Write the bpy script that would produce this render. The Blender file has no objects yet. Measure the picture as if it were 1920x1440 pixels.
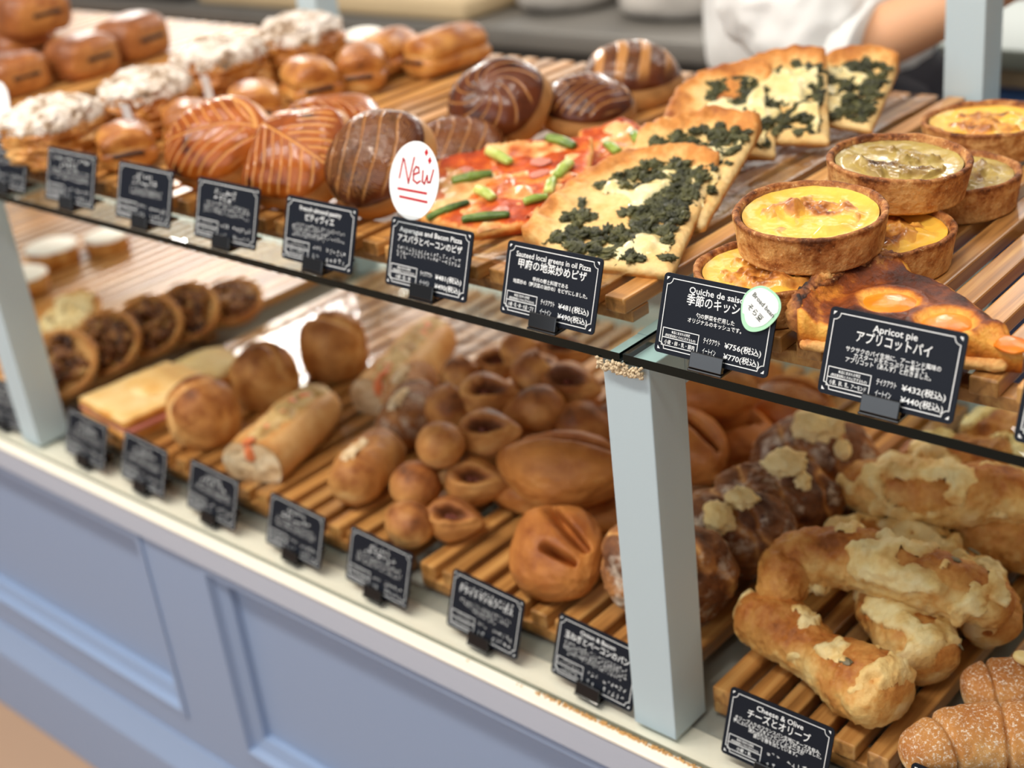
import bpy, bmesh, math, random
import numpy as np
from mathutils import Vector, Matrix, Euler

# ------------------------------------------------------------------ camera, world, lights, exposure
scene = bpy.context.scene
COL = scene.collection
scene.view_settings.view_transform = 'Standard'
scene.view_settings.look = 'None'
scene.view_settings.gamma = 1
scene.view_settings.use_curve_mapping = False
scene.view_settings.exposure = 0.0
scene.cycles.use_denoising = True
scene.cycles.max_bounces = 10
scene.cycles.transparent_max_bounces = 24
scene.cycles.caustics_reflective = False
scene.cycles.caustics_refractive = False
scene.cycles.sample_clamp_indirect = 6.0

cam_data = bpy.data.cameras.new('camera')
cam = bpy.data.objects.new('camera', cam_data)
COL.objects.link(cam)
scene.camera = cam
cam_data.sensor_width = 36.0
cam_data.lens = 48.834
cam_data.clip_start = 0.02
cam_data.clip_end = 60
cam_data.dof.use_dof = True
cam_data.dof.focus_distance = 0.93
cam_data.dof.aperture_fstop = 4.2
cam_data.dof.aperture_blades = 0
right = Vector((0.74657675, 0.65625556, -0.10932423))
down = Vector((0.21772138, -0.39627373, -0.89194424))
fwd = Vector((-0.62866569, 0.64210261, -0.43872962))
rot = Matrix((right, -down, -fwd)).transposed().to_4x4()
cam.matrix_world = Matrix.Translation((0.0, -0.673, 0.746)) @ rot

world = bpy.data.worlds.new('world')
scene.world = world
world.use_nodes = True
wn = world.node_tree.nodes
wn['Background'].inputs[0].default_value = (1.0, 0.97, 0.93, 1)
wn['Background'].inputs[1].default_value = 0.24


def area(name, loc, target, sx, sy, power, col):
    d = bpy.data.lights.new(name, 'AREA')
    d.shape = 'RECTANGLE'
    d.size, d.size_y, d.energy, d.color = sx, sy, power, col
    o = bpy.data.objects.new(name, d)
    COL.objects.link(o)
    o.location = loc
    o.rotation_euler = (Vector(target) - Vector(loc)).to_track_quat('-Z', 'Y').to_euler()
    return o


WARM = (1.0, 0.91, 0.79)
for lx in (-2.5, -1.9, -1.3, -.7, -.1):                      # row of ceiling spots over the display
    area('ceiling_spot', (lx, -.05, 2.05), (lx + .05, .28, .2), .10, .10, 3.2, WARM)
for lx in (-2.8, -2.2, -1.6, -1.0, -.4):                            # second row, added in front of the counter to brighten the lower trays
    area('ceiling_spot', (lx, -.85, 2.0), (lx + .12, .25, .0), .14, .14, 5.4 if lx > -1.5 else 6.2, WARM)
area('ceiling_light', (-0.9, 0.55, 2.2), (-0.8, 0.3, 0), 3.2, 0.7, 8, WARM)
area('aisle_light', (-1.1, -1.0, 2.25), (-1.1, -.95, -.5), 3.0, .4, 30, (1, .96, .90))
area('shelf_fill_strip', (-1.1, .575, .292), (-1.1, .33, 0), 3.4, .02, 4.0, (1, .84, .62))  # added strip under the rear rail, brightens the lower trays
area('ceiling_light', (-5.67, 3.2, 2.3), (-1.4, 0.29, 0.03), 0.9, 0.5, 60, (1, 0.97, 0.92))
area('ceiling_light', (-3.6, 6.2, 2.3), (-0.6, 0.5, 0.36), 1.2, 0.9, 90, (1, 0.97, 0.92))
area('ceiling_light', (-1.0, 2.6, 2.2), (-1.0, 1.2, 0.2), 2.5, 0.8, 26, (1, 0.97, 0.92))
area('kitchen_fill', (-6.6, 4.6, 1.7), (-1.2, .3, .1), 5.5, 2.2, 85, (1, 0.92, 0.80))  # broad unseen fill added at back left, pale sheen on the slats
area('front_daylight_fill', (-1.2, -3.2, 1.6), (-0.9, 0, 0), 4.0, 1.8, 46, (0.88, 0.94, 1.0))  # unseen broad lamp, cool daylight fill for the counter front

# ------------------------------------------------------------------ helpers
UP = 0.358      # top of the slats on the glass shelf
LO = 0.026      # top of the slats on the counter
SHELF = 0.336


def lin(r, g, b):
    f = lambda c: (c / 12.92 if c <= 0.04045 else ((c + 0.055) / 1.055) ** 2.4)
    return (f(r / 255), f(g / 255), f(b / 255), 1)


def _hash(ix, iy, iz, seed):
    h = (ix * 374761393 + iy * 668265263 + iz * 2147483647 + seed * 974711) & 0x7fffffff
    h = ((h ^ (h >> 13)) * 1274126177) & 0x7fffffff
    h = h ^ (h >> 16)
    return (h & 0xffff) / 32767.5 - 1.0


def vnoise(P, seed=0):
    P = np.asarray(P, float) + 100.37
    I = np.floor(P).astype(np.int64)
    F = P - I
    F = F * F * (3 - 2 * F)
    out = 0
    for dx in (0, 1):
        for dy in (0, 1):
            for dz in (0, 1):
                w = (F[:, 0] if dx else 1 - F[:, 0]) * (F[:, 1] if dy else 1 - F[:, 1]) * (F[:, 2] if dz else 1 - F[:, 2])
                out = out + w * _hash(I[:, 0] + dx, I[:, 1] + dy, I[:, 2] + dz, seed)
    return out


def fbm(P, f=1.0, octv=3, seed=0):
    s, a, t = 0, 1.0, 0
    P = np.asarray(P, float) * f
    for k in range(octv):
        s = s + a * vnoise(P, seed + 17 * k)
        t += a
        a *= 0.5
        P = P * 2.03 + 3.1
    return s / t


def smooth(a, b, x):
    t = np.clip((x - a) / (b - a), 0, 1)
    return t * t * (3 - 2 * t)


def faces_list(F):
    if isinstance(F, np.ndarray):
        return F.tolist()
    return [list(map(int, f)) for f in F]


def mk(name, V, F, mat, parent=None, attrs=None, smooth_shade=True, loc=None, rot=None):
    me = bpy.data.meshes.new(name)
    me.from_pydata(np.asarray(V, float).tolist(), [], faces_list(F))
    me.materials.append(mat)
    if smooth_shade:
        me.polygons.foreach_set('use_smooth', [True] * len(me.polygons))
    for k, a in (attrs or {}).items():
        at = me.attributes.new(k, 'FLOAT', 'POINT')
        at.data.foreach_set('value', np.asarray(a, np.float32))
    me.update()
    o = bpy.data.objects.new(name, me)
    COL.objects.link(o)
    if parent:
        o.parent = parent
    if loc is not None:
        o.location = loc
    if rot is not None:
        o.rotation_euler = rot
    return o


def tag(o, label, cat, group=None, kind=None):
    o['label'] = label
    o['category'] = cat
    if group:
        o['group'] = group
    if kind:
        o['kind'] = kind
    return o


def thing(name, label, cat, loc=(0, 0, 0), rot=(0, 0, 0), group=None):
    o = bpy.data.objects.new(name, None)
    o.empty_display_size = 0.02
    COL.objects.link(o)
    o.location = loc
    o.rotation_euler = rot
    return tag(o, label, cat, group)


def struct(o):
    o['kind'] = 'structure'
    return o


def kids(o):
    return [c for c in COL.objects if c.parent == o]


def rest(root, z):
    """set a thing down: its lowest point comes to height z"""
    m = root.matrix_basis
    lo = 1e9
    for c in [root] + list(kids(root)):
        if c.type != 'MESH':
            continue
        mm = m if c == root else m @ c.matrix_basis
        n = len(c.data.vertices)
        a = np.empty(n * 3)
        c.data.vertices.foreach_get('co', a)
        a = a.reshape(-1, 3)
        w = np.array(mm)
        lo = min(lo, (a @ w[2, :3] + w[2, 3]).min())
    root.location.z += z - lo
    return root


def join(parts):
    Vs, Fs, As, n = [], [], [], 0
    for p in parts:
        V, F = p[0], p[1]
        Vs.append(V)
        Fs += [[i + n for i in f] for f in faces_list(F)]
        if len(p) > 2:
            As.append(p[2])
        n += len(V)
    return (np.concatenate(Vs), Fs, np.concatenate(As) if As else None)


def move(p, loc=(0, 0, 0), rot=(0, 0, 0), s=1.0):
    R = np.array(Euler(rot).to_matrix())
    return (np.asarray(p[0]) * s @ R.T + np.array(loc),) + tuple(p[1:])


def box(lo, hi, c=0.0):
    """box with chamfered edges"""
    lo, hi = np.array(lo, float), np.array(hi, float)
    bm = bmesh.new()
    bmesh.ops.create_cube(bm, size=1.0)
    for v in bm.verts:
        v.co = Vector(((v.co.x + .5) * (hi - lo)[0] + lo[0], (v.co.y + .5) * (hi - lo)[1] + lo[1], (v.co.z + .5) * (hi - lo)[2] + lo[2]))
    if c:
        bmesh.ops.bevel(bm, geom=bm.edges[:], offset=c, segments=2, affect='EDGES', profile=0.5)
    V = np.array([v.co[:] for v in bm.verts])
    for i, v in enumerate(bm.verts):
        v.index = i
    F = [[v.index for v in f.verts] for f in bm.faces]
    bm.free()
    return V, F


_ico = {}


def ico(n):
    if n not in _ico:
        bm = bmesh.new()
        bmesh.ops.create_icosphere(bm, subdivisions=n, radius=1.0)
        V = np.array([v.co[:] for v in bm.verts])
        F = np.array([[v.index for v in f.verts] for f in bm.faces])
        bm.free()
        _ico[n] = (V, F)
    return _ico[n]


def blob(rx, ry, rz, seed, amp=.08, f=2.0, n=4, pw=2.0, flat=.55, fine=.02):
    """a lump of dough: rounded, uneven, flat underneath, base at z = 0"""
    U, F = ico(n)
    V = U.copy()
    if pw != 2.0:
        V = V / ((np.abs(V) ** pw).sum(1) ** (1 / pw))[:, None]
    d = fbm(U + seed * 1.7, f, 3, seed)
    V = V * (1 + amp * d + fine * fbm(U + seed, 9, 2, seed + 5))[:, None]
    z = V[:, 2]
    z = np.where(z < -flat, -flat + (z + flat) * .12, z)
    V = np.stack([V[:, 0] * rx, V[:, 1] * ry, (z + flat + .05) * rz], 1)
    bake = np.clip(.42 + .34 * U[:, 2] + .30 * fbm(U + seed, 2.2, 3, seed + 9), 0, 1)
    return V, F, bake


def spline(P, n):
    P = np.array(P, float)
    d = np.r_[0, np.cumsum(np.linalg.norm(np.diff(P, axis=0), axis=1))]
    t = np.linspace(0, d[-1], n)
    # Catmull-Rom through the points
    out = []
    for x in t:
        i = min(max(np.searchsorted(d, x) - 1, 0), len(P) - 2)
        u = (x - d[i]) / (d[i + 1] - d[i])
        p0, p1, p2, p3 = P[max(i - 1, 0)], P[i], P[i + 1], P[min(i + 2, len(P) - 1)]
        out.append(.5 * (2 * p1 + (p2 - p0) * u + (2 * p0 - 5 * p1 + 4 * p2 - p3) * u * u + (3 * p1 - p0 - 3 * p2 + p3) * u ** 3))
    return np.array(out)


def tube(P, ru, rv, seed=0, n=48, m=28, amp=.08, f=2.2, fine=.02, cap=2.2, close=True, upref=(0, 0, 1)):
    """dough rolled along a line; ru sideways, rv upwards radii (lists along the line)"""
    C = spline(P, n)
    t = np.linspace(-1, 1, n)
    prof = np.clip(1 - np.abs(t) ** (2 * cap), 0, 1) ** .5 if close else np.ones(n)
    lin_ = lambda r: np.interp(np.linspace(0, 1, n), np.linspace(0, 1, len(r)), r) if not np.isscalar(r) else np.full(n, r)
    ru, rv = lin_(ru) * np.maximum(prof, .02), lin_(rv) * np.maximum(prof, .02)
    T = np.gradient(C, axis=0)
    T /= np.linalg.norm(T, axis=1)[:, None]
    S = np.cross(T, np.array(upref, float))
    S /= np.linalg.norm(S, axis=1)[:, None]
    Uv = np.cross(S, T)
    a = np.linspace(0, 2 * np.pi, m, endpoint=False)
    D = np.cos(a)[None, :, None] * S[:, None] * ru[:, None, None] + np.sin(a)[None, :, None] * Uv[:, None] * rv[:, None, None]
    scale = 1.0 / max(np.mean(ru), 1e-4)
    Q = (C[:, None] + D).reshape(-1, 3)
    dn = fbm(Q * scale + seed, f * .5, 3, seed)
    V = (C[:, None] + D * (1 + amp * dn.reshape(n, m, 1) + fine * fbm(Q * scale, 5, 2, seed + 3).reshape(n, m, 1))).reshape(-1, 3)
    F = []
    for i in range(n - 1):
        for j in range(m):
            k = (j + 1) % m
            F.append([i * m + j, i * m + k, (i + 1) * m + k, (i + 1) * m + j])
    F.append(list(range(m))[::-1])
    F.append([(n - 1) * m + j for j in range(m)])
    nz = np.broadcast_to(np.sin(a)[None, :], (n, m)).reshape(-1)
    bake = np.clip(.42 + .3 * nz + .32 * fbm(Q * scale + seed, .8, 3, seed + 9), 0, 1)
    return V, F, bake


def lathe(prof, n=96):
    """prof: list of (r, z)"""
    a = np.linspace(0, 2 * np.pi, n, endpoint=False)
    R = np.array(prof, float)
    V = np.stack([R[:, 0][:, None] * np.cos(a), R[:, 0][:, None] * np.sin(a), np.broadcast_to(R[:, 1][:, None], (len(R), n))], 2).reshape(-1, 3)
    F = []
    for i in range(len(R) - 1):
        for j in range(n):
            k = (j + 1) % n
            F.append([i * n + j, i * n + k, (i + 1) * n + k, (i + 1) * n + j])
    return V, F


def disc_top(zf, R, nr=24, nt=72):
    """filled disc of radius R with height zf(x, y)"""
    a = np.linspace(0, 2 * np.pi, nt, endpoint=False)
    r = np.linspace(0, 1, nr)[1:] * R
    X = np.r_[0, (r[:, None] * np.cos(a)).ravel()]
    Y = np.r_[0, (r[:, None] * np.sin(a)).ravel()]
    V = np.stack([X, Y, zf(X, Y)], 1)
    F = [[0, 1 + j, 1 + (j + 1) % nt] for j in range(nt)]
    for i in range(nr - 2):
        for j in range(nt):
            k = (j + 1) % nt
            F.append([1 + i * nt + j, 1 + (i + 1) * nt + j, 1 + (i + 1) * nt + k, 1 + i * nt + k])
    return V, F


def billow(P, f, octv=3, seed=0):
    s, a, t = 0, 1.0, 0
    P = np.asarray(P, float) * f
    for k in range(octv):
        s = s + a * (1 - np.abs(vnoise(P, seed + 13 * k)) * 2)
        t += a
        a *= .55
        P = P * 2.1 + 1.7
    return s / t


def skin_patch(V, F, m, N, h, cut=0.0):
    """a layer lying on a surface where the mask m is above cut, h high"""
    idx = [f for f in faces_list(F) if all(m[i] > cut for i in f)]
    used = sorted({i for f in idx for i in f})
    mp = {v: k for k, v in enumerate(used)}
    u = np.array(used, int)
    e = smooth(cut, cut + .30, m[u])
    hv = h if np.isscalar(h) else h[u]
    return V[u] + N[u] * (-.0005 + hv * e)[:, None], [[mp[i] for i in f] for f in idx], u


def islands(V, F, least=30):
    """the connected pieces of a mesh, small scraps left out"""
    par = list(range(len(V)))

    def find(i):
        while par[i] != i:
            par[i] = par[par[i]]
            i = par[i]
        return i
    for f in F:
        a = find(f[0])
        for i in f[1:]:
            par[find(i)] = a
    grp = {}
    for f in F:
        grp.setdefault(find(f[0]), []).append(f)
    out = []
    for g in grp.values():
        if len(g) >= least:
            u = sorted({i for f in g for i in f})
            mp = {v: k for k, v in enumerate(u)}
            out.append((V[u], [[mp[i] for i in f] for f in g], np.array(u)))
    return out


# ------------------------------------------------------------------ materials
def nodes(name):
    m = bpy.data.materials.new(name)
    m.use_nodes = True
    nt = m.node_tree
    return m, nt, nt.nodes['Principled BSDF'], (lambda k: nt.nodes.new(k)), (lambda a, b: nt.links.new(a, b))


def ramp(nt, stops):
    r = nt.nodes.new('ShaderNodeValToRGB')
    e = r.color_ramp.elements
    while len(e) < len(stops):
        e.new(0.5)
    for el, (p, c) in zip(e, stops):
        el.position, el.color = p, c
    return r


def plain(name, col, rough=.5, metal=0.0, bump=0.0, bscale=200, spec=.5, coat=0.0, sss=0.0):
    m, nt, b, N, L = nodes(name)
    b.inputs['Base Color'].default_value = col
    b.inputs['Roughness'].default_value = rough
    b.inputs['Metallic'].default_value = metal
    b.inputs['Specular IOR Level'].default_value = spec
    b.inputs['Coat Weight'].default_value = coat
    if sss:
        b.inputs['Subsurface Weight'].default_value = sss
        b.inputs['Subsurface Radius'].default_value = (.006, .003, .0015)
        b.inputs['Subsurface Scale'].default_value = 1.0
    if bump:
        tc, no, bp = N('ShaderNodeTexCoord'), N('ShaderNodeTexNoise'), N('ShaderNodeBump')
        no.inputs['Scale'].default_value = bscale
        no.inputs['Detail'].default_value = 4
        bp.inputs['Strength'].default_value = bump
        bp.inputs['Distance'].default_value = .002
        L(tc.outputs['Object'], no.inputs['Vector'])
        L(no.outputs['Fac'], bp.inputs['Height'])
        L(bp.outputs['Normal'], b.inputs['Normal'])
    return m


def crust(name, stops, rough=.5, attr='bake', nscale=60, namt=.35, bump=.5, bscale=160, flour=None, spec=.26, coat=0.0, fleck=None):
    """baked dough: colour by how strongly each place is baked, plus mottling; optional flour dust and dark flecks"""
    m, nt, b, N, L = nodes(name)
    tc, at, no, ma = N('ShaderNodeTexCoord'), N('ShaderNodeAttribute'), N('ShaderNodeTexNoise'), N('ShaderNodeMath')
    at.attribute_name = attr
    no.inputs['Scale'].default_value = nscale
    no.inputs['Detail'].default_value = 6
    L(tc.outputs['Object'], no.inputs['Vector'])
    sub = N('ShaderNodeMath')
    sub.operation = 'MULTIPLY_ADD'
    sub.inputs[1].default_value = namt * 2
    sub.inputs[2].default_value = -namt
    big, fin, av = N('ShaderNodeTexNoise'), N('ShaderNodeTexNoise'), N('ShaderNodeVectorMath')
    big.inputs['Scale'].default_value = nscale * .38
    big.inputs['Detail'].default_value = 3
    fin.inputs['Scale'].default_value = nscale * 4.5
    fin.inputs['Detail'].default_value = 4
    cxyz = N('ShaderNodeCombineXYZ')
    for k, q in enumerate((no, big, fin)):
        L(tc.outputs['Object'], q.inputs['Vector']) if q is not no else None
        L(q.outputs['Fac'], cxyz.inputs[k])
    av.operation = 'DOT_PRODUCT'
    av.inputs[1].default_value = (.95, .75, .45)
    L(cxyz.outputs[0], av.inputs[0])
    cen = N('ShaderNodeMath')
    cen.operation = 'SUBTRACT'
    cen.inputs[1].default_value = .575
    L(av.outputs['Value'], cen.inputs[0])
    L(cen.outputs[0], sub.inputs[0])
    ma.operation = 'ADD'
    L(at.outputs['Fac'], ma.inputs[0])
    L(sub.outputs[0], ma.inputs[1])
    rp = ramp(nt, stops)
    L(ma.outputs[0], rp.inputs['Fac'])
    col = rp.outputs['Color']
    for spec_ in (flour, fleck):
        if spec_:
            fc, fs, lo, hi = spec_
            fn, mr, mx = N('ShaderNodeTexNoise'), N('ShaderNodeMapRange'), N('ShaderNodeMix')
            fn.inputs['Scale'].default_value = fs
            fn.inputs['Detail'].default_value = 8
            fn.inputs['Roughness'].default_value = .7
            mr.inputs['From Min'].default_value = lo
            mr.inputs['From Max'].default_value = hi
            mx.data_type = 'RGBA'
            L(tc.outputs['Object'], fn.inputs['Vector'])
            L(fn.outputs['Fac'], mr.inputs['Value'])
            L(mr.outputs['Result'], mx.inputs[0])
            L(col, mx.inputs[6])
            mx.inputs[7].default_value = fc
            col = mx.outputs[2]
    L(col, b.inputs['Base Color'])
    b.inputs['Roughness'].default_value = rough
    b.inputs['Specular IOR Level'].default_value = spec
    b.inputs['Coat Weight'].default_value = coat
    b.inputs['Coat Roughness'].default_value = .15
    bn, bp = N('ShaderNodeTexNoise'), N('ShaderNodeBump')
    bn.inputs['Scale'].default_value = bscale
    bn.inputs['Detail'].default_value = 6
    bp.inputs['Strength'].default_value = bump
    bp.inputs['Distance'].default_value = .0016
    L(tc.outputs['Object'], bn.inputs['Vector'])
    L(bn.outputs['Fac'], bp.inputs['Height'])
    L(bp.outputs['Normal'], b.inputs['Normal'])
    return m


def glassy(name, tint, rough=.03, ior=1.45, bump=0.0, bscale=30, gloss=1.0):
    """thin clear sheet: passes light straight through, reflects by angle"""
    m = bpy.data.materials.new(name)
    m.use_nodes = True
    nt = m.node_tree
    nt.nodes.clear()
    N = nt.nodes.new
    L = nt.links.new
    out, mix, tr, gl, fr = N('ShaderNodeOutputMaterial'), N('ShaderNodeMixShader'), N('ShaderNodeBsdfTransparent'), N('ShaderNodeBsdfGlossy'), N('ShaderNodeFresnel')
    tr.inputs[0].default_value = tint
    gl.inputs['Roughness'].default_value = rough
    gl.inputs['Color'].default_value = (gloss, gloss, gloss, 1)
    fr.inputs['IOR'].default_value = ior
    geo, inv, mu = N('ShaderNodeNewGeometry'), N('ShaderNodeMath'), N('ShaderNodeMath')
    inv.operation, mu.operation = 'SUBTRACT', 'MULTIPLY'
    inv.inputs[0].default_value = 1.0
    L(geo.outputs['Backfacing'], inv.inputs[1])     # a pane reflects once, at the face turned to the viewer
    L(fr.outputs[0], mu.inputs[0])
    L(inv.outputs[0], mu.inputs[1])
    L(mu.outputs[0], mix.inputs[0])
    L(tr.outputs[0], mix.inputs[1])
    L(gl.outputs[0], mix.inputs[2])
    L(mix.outputs[0], out.inputs['Surface'])
    if bump:
        tc, no, bp = N('ShaderNodeTexCoord'), N('ShaderNodeTexNoise'), N('ShaderNodeBump')
        no.inputs['Scale'].default_value = bscale
        no.inputs['Detail'].default_value = 3
        bp.inputs['Strength'].default_value = bump
        bp.inputs['Distance'].default_value = .004
        L(tc.outputs['Object'], no.inputs['Vector'])
        L(no.outputs['Fac'], bp.inputs['Height'])
        L(bp.outputs['Normal'], gl.inputs['Normal'])
        L(bp.outputs['Normal'], fr.inputs['Normal'])
    return m


def wood(name, c0, c1, c2, rough=.38):
    m, nt, b, N, L = nodes(name)
    tc, mp, no, at, mx, add = N('ShaderNodeTexCoord'), N('ShaderNodeMapping'), N('ShaderNodeTexNoise'), N('ShaderNodeAttribute'), N('ShaderNodeMix'), N('ShaderNodeMath')
    at.attribute_name = 'slat'
    off = N('ShaderNodeVectorMath')
    comb = N('ShaderNodeCombineXYZ')
    mul = N('ShaderNodeMath')
    mul.operation = 'MULTIPLY'
    mul.inputs[1].default_value = 37.0
    L(at.outputs['Fac'], mul.inputs[0])
    L(mul.outputs[0], comb.inputs[1])
    L(tc.outputs['Object'], off.inputs[0])
    L(comb.outputs[0], off.inputs[1])
    off.operation = 'ADD'
    mp.inputs['Scale'].default_value = (130, 5, 90)
    L(off.outputs[0], mp.inputs['Vector'])
    no.inputs['Scale'].default_value = 1.0
    no.inputs['Detail'].default_value = 6
    no.inputs['Distortion'].default_value = .6
    L(mp.outputs[0], no.inputs['Vector'])
    rp = ramp(nt, [(.28, c0), (.5, c1), (.74, c2)])
    L(no.outputs['Fac'], rp.inputs['Fac'])
    hs = N('ShaderNodeHueSaturation')
    mr = N('ShaderNodeMapRange')
    mr.inputs['To Min'].default_value = .72
    mr.inputs['To Max'].default_value = 1.22
    L(at.outputs['Fac'], mr.inputs['Value'])
    L(mr.outputs['Result'], hs.inputs['Value'])
    L(rp.outputs['Color'], hs.inputs['Color'])
    L(hs.outputs['Color'], b.inputs['Base Color'])
    b.inputs['Roughness'].default_value = rough
    b.inputs['Coat Weight'].default_value = .35
    b.inputs['Coat Roughness'].default_value = .3
    bp = N('ShaderNodeBump')
    bp.inputs['Strength'].default_value = .12
    bp.inputs['Distance'].default_value = .001
    L(no.outputs['Fac'], bp.inputs['Height'])
    L(bp.outputs['Normal'], b.inputs['Normal'])
    return m


M = {}
M['paint'] = plain('pale_blue_paint', lin(190, 208, 216), .42, bump=.06, bscale=500)
M['blue'] = plain('blue_cabinet_paint', lin(146, 167, 200), .45)
M['cool_lit_front'] = plain('cool_lit_trim', lin(190, 198, 214), .45)  # same white as the nosing, cool front light put into its colour
M['cream'] = plain('warm_lit_nosing', lin(246, 240, 226), .5)  # white nosing top, warm overhead light put into its colour
M['ledge'] = plain('white_laminate', lin(172, 172, 166), .35, bump=.03)
M['glass'] = glassy('shelf_glass', (.90, .955, .93, 1), .02, 1.5)
M['glass_edge'] = plain('green_glass_edge', lin(6, 18, 18), .2, spec=.25)
M['counter_glass'] = glassy('counter_glass', (.97, .98, .97, 1), .05, 1.45)
M['film'] = glassy('clear_film', (.97, .97, .97, 1), .10, 1.5, bump=.55, bscale=38)
M['wood'] = wood('oiled_slat_wood', lin(126, 82, 40), lin(188, 132, 70), lin(220, 172, 104), .35)
M['card'] = plain('navy_black_card', lin(17, 22, 33), .48, spec=.22)
M['ink'] = plain('white_print', lin(238, 240, 240), .6)
M['holder'] = plain('smoked_black_acrylic', lin(14, 16, 20), .12, coat=.6)
M['paper'] = plain('white_paper', lin(245, 246, 246), .6)
M['red_ink'] = plain('red_marker', lin(186, 14, 34), .7)
M['green_ink'] = plain('mint_green_marker', lin(176, 226, 190), .6)
M['grey_ink'] = plain('grey_pencil', lin(96, 100, 92), .6)
M['clip'] = glassy('clear_clip', (.82, .84, .85, 1), .08, 1.5)
M['crumb'] = plain('pale_crumbs', lin(222, 200, 165), .8, bump=.8, bscale=900)
M['steel'] = plain('brushed_steel', lin(150, 146, 140), .42, 0.6)
M['darksteel'] = plain('dark_steel', lin(74, 70, 66), .5, .2)
M['dark'] = plain('dark_void', lin(44, 42, 42), .7)
M['stone'] = plain('pale_stone_top', lin(150, 160, 150), .5)
M['floor'] = plain('brown_floor', lin(176, 144, 118), .6, bump=.3, bscale=18)
M['wall'] = plain('white_wall', lin(214, 212, 206), .7)
M['greyback'] = plain('grey_back_panel', lin(170, 170, 168), .6)
M['bag'] = plain('pale_cloth', lin(214, 208, 200), .8)
M['board'] = plain('pale_wood_board', lin(214, 190, 150), .6)
M['skin'] = plain('skin', lin(226, 172, 132), .55, sss=.15)
M['shirt'] = plain('white_cotton', lin(236, 236, 234), .85, bump=.2, bscale=60)
M['apron'] = plain('dark_apron', lin(52, 52, 60), .9)
M['hair'] = plain('black_hair', lin(24, 20, 18), .5)
M['jeans'] = plain('dark_trousers', lin(40, 44, 58), .9)
M['slot'] = plain('dark_chocolate', lin(28, 20, 20), .4)

PALE, TAN, GOLD, BROWN, DARK = lin(236, 206, 150), lin(222, 172, 104), lin(204, 138, 66), lin(164, 92, 40), lin(96, 48, 24)
M['golden'] = crust('golden_crust', [(.1, lin(230, 188, 122)), (.38, lin(200, 140, 70)), (.68, lin(164, 98, 44)), (1, lin(104, 58, 28))], .38, coat=.15)
M['brownroll'] = crust('brown_crust', [(.1, lin(200, 136, 72)), (.45, lin(160, 96, 50)), (1, lin(98, 56, 38))], .35, coat=.2)
M['bun'] = crust('roll_crust', [(.05, lin(232, 188, 126)), (.45, lin(208, 148, 82)), (.8, lin(158, 96, 48)), (1, lin(112, 64, 32))], .5, bump=.5)
M['epi'] = crust('epi_crust', [(.05, lin(232, 184, 120)), (.4, lin(206, 146, 82)), (.75, lin(160, 98, 52)), (1, lin(104, 60, 34))], .5, namt=.25, flour=(lin(206, 176, 140), 260, .60, .9))
M['fougasse'] = crust('fougasse_crust', [(.05, lin(226, 172, 104)), (.45, lin(198, 128, 64)), (.8, lin(158, 90, 42)), (1, lin(116, 62, 30))], .45, namt=.25)
M['rustic'] = crust('rustic_crust', [(.1, lin(222, 170, 104)), (.4, lin(178, 120, 70)), (.75, lin(126, 80, 50)), (1, lin(84, 52, 36))], .6, nscale=40, namt=.45, bump=.8, flour=(lin(222, 206, 186), 48, .52, .68))
M['cheesebread'] = crust('cheese_bread_crust', [(.05, lin(240, 216, 160)), (.32, lin(230, 192, 122)), (.55, lin(212, 154, 82)), (.85, lin(178, 106, 46)), (1, lin(140, 78, 34))], .5, nscale=45, namt=.42, bump=.7, bscale=220, fleck=(lin(250, 232, 186), 330, .66, .72))
M['cheese'] = crust('baked_cheese', [(.1, lin(244, 222, 166)), (.45, lin(236, 202, 134)), (.8, lin(216, 164, 92)), (1, lin(186, 118, 54))], .45, nscale=50, bump=.8, bscale=260)
M['floury'] = crust('floury_crust', [(.1, lin(226, 184, 124)), (.45, lin(204, 144, 80)), (.9, lin(168, 104, 52))], .7, namt=.3, bump=.6, flour=(lin(240, 228, 208), 420, .52, .66))
M['glaze'] = None
M['tart'] = crust('tart_shell', [(.0, lin(222, 174, 110)), (.42, lin(188, 130, 74)), (.72, lin(148, 88, 44)), (1, lin(92, 50, 26))], .62, nscale=110, namt=.7, bump=1.0, bscale=260, fleck=(lin(232, 196, 140), 300, .60, .70))
M['custard'] = crust('egg_custard', [(.0, lin(242, 198, 84)), (.40, lin(234, 172, 62)), (.68, lin(204, 122, 42)), (1, lin(126, 62, 26))], .3, nscale=70, namt=.28, bump=.6, bscale=120, coat=.35)
M['greencustard'] = crust('bean_custard', [(.0, lin(190, 166, 92)), (.45, lin(156, 128, 66)), (.75, lin(122, 88, 44)), (1, lin(78, 50, 26))], .25, nscale=60, namt=.35, bump=.7, bscale=110, coat=.5)
M['brownedcheese'] = crust('browned_cheese', [(.0, lin(236, 184, 84)), (.35, lin(214, 150, 70)), (.68, lin(166, 98, 42)), (1, lin(98, 52, 26))], .3, nscale=70, namt=.4, bump=.8, bscale=150, coat=.4)
M['pizza'] = crust('pizza_base', [(.0, lin(238, 214, 158)), (.36, lin(226, 184, 116)), (.62, lin(204, 134, 64)), (1, lin(146, 78, 32))], .55, nscale=55, namt=.35, bump=.7, bscale=190)
M['tomato'] = crust('tomato_cheese', [(.0, lin(230, 170, 96)), (.32, lin(220, 122, 48)), (.6, lin(192, 78, 28)), (1, lin(138, 44, 20))], .42, nscale=55, namt=.6, bump=.9, bscale=130)
M['mozz'] = crust('melted_cheese', [(.0, lin(238, 226, 176)), (.5, lin(226, 202, 136)), (1, lin(204, 152, 82))], .25, nscale=60, namt=.3, bump=.6, bscale=110, coat=.4)
M['pinkcheese'] = crust('melted_cheese_over_tomato', [(.0, lin(230, 194, 134)), (.40, lin(220, 154, 90)), (.7, lin(198, 104, 50)), (1, lin(160, 62, 28))], .28, nscale=60, namt=.45, bump=.7, bscale=120, coat=.3)
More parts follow.
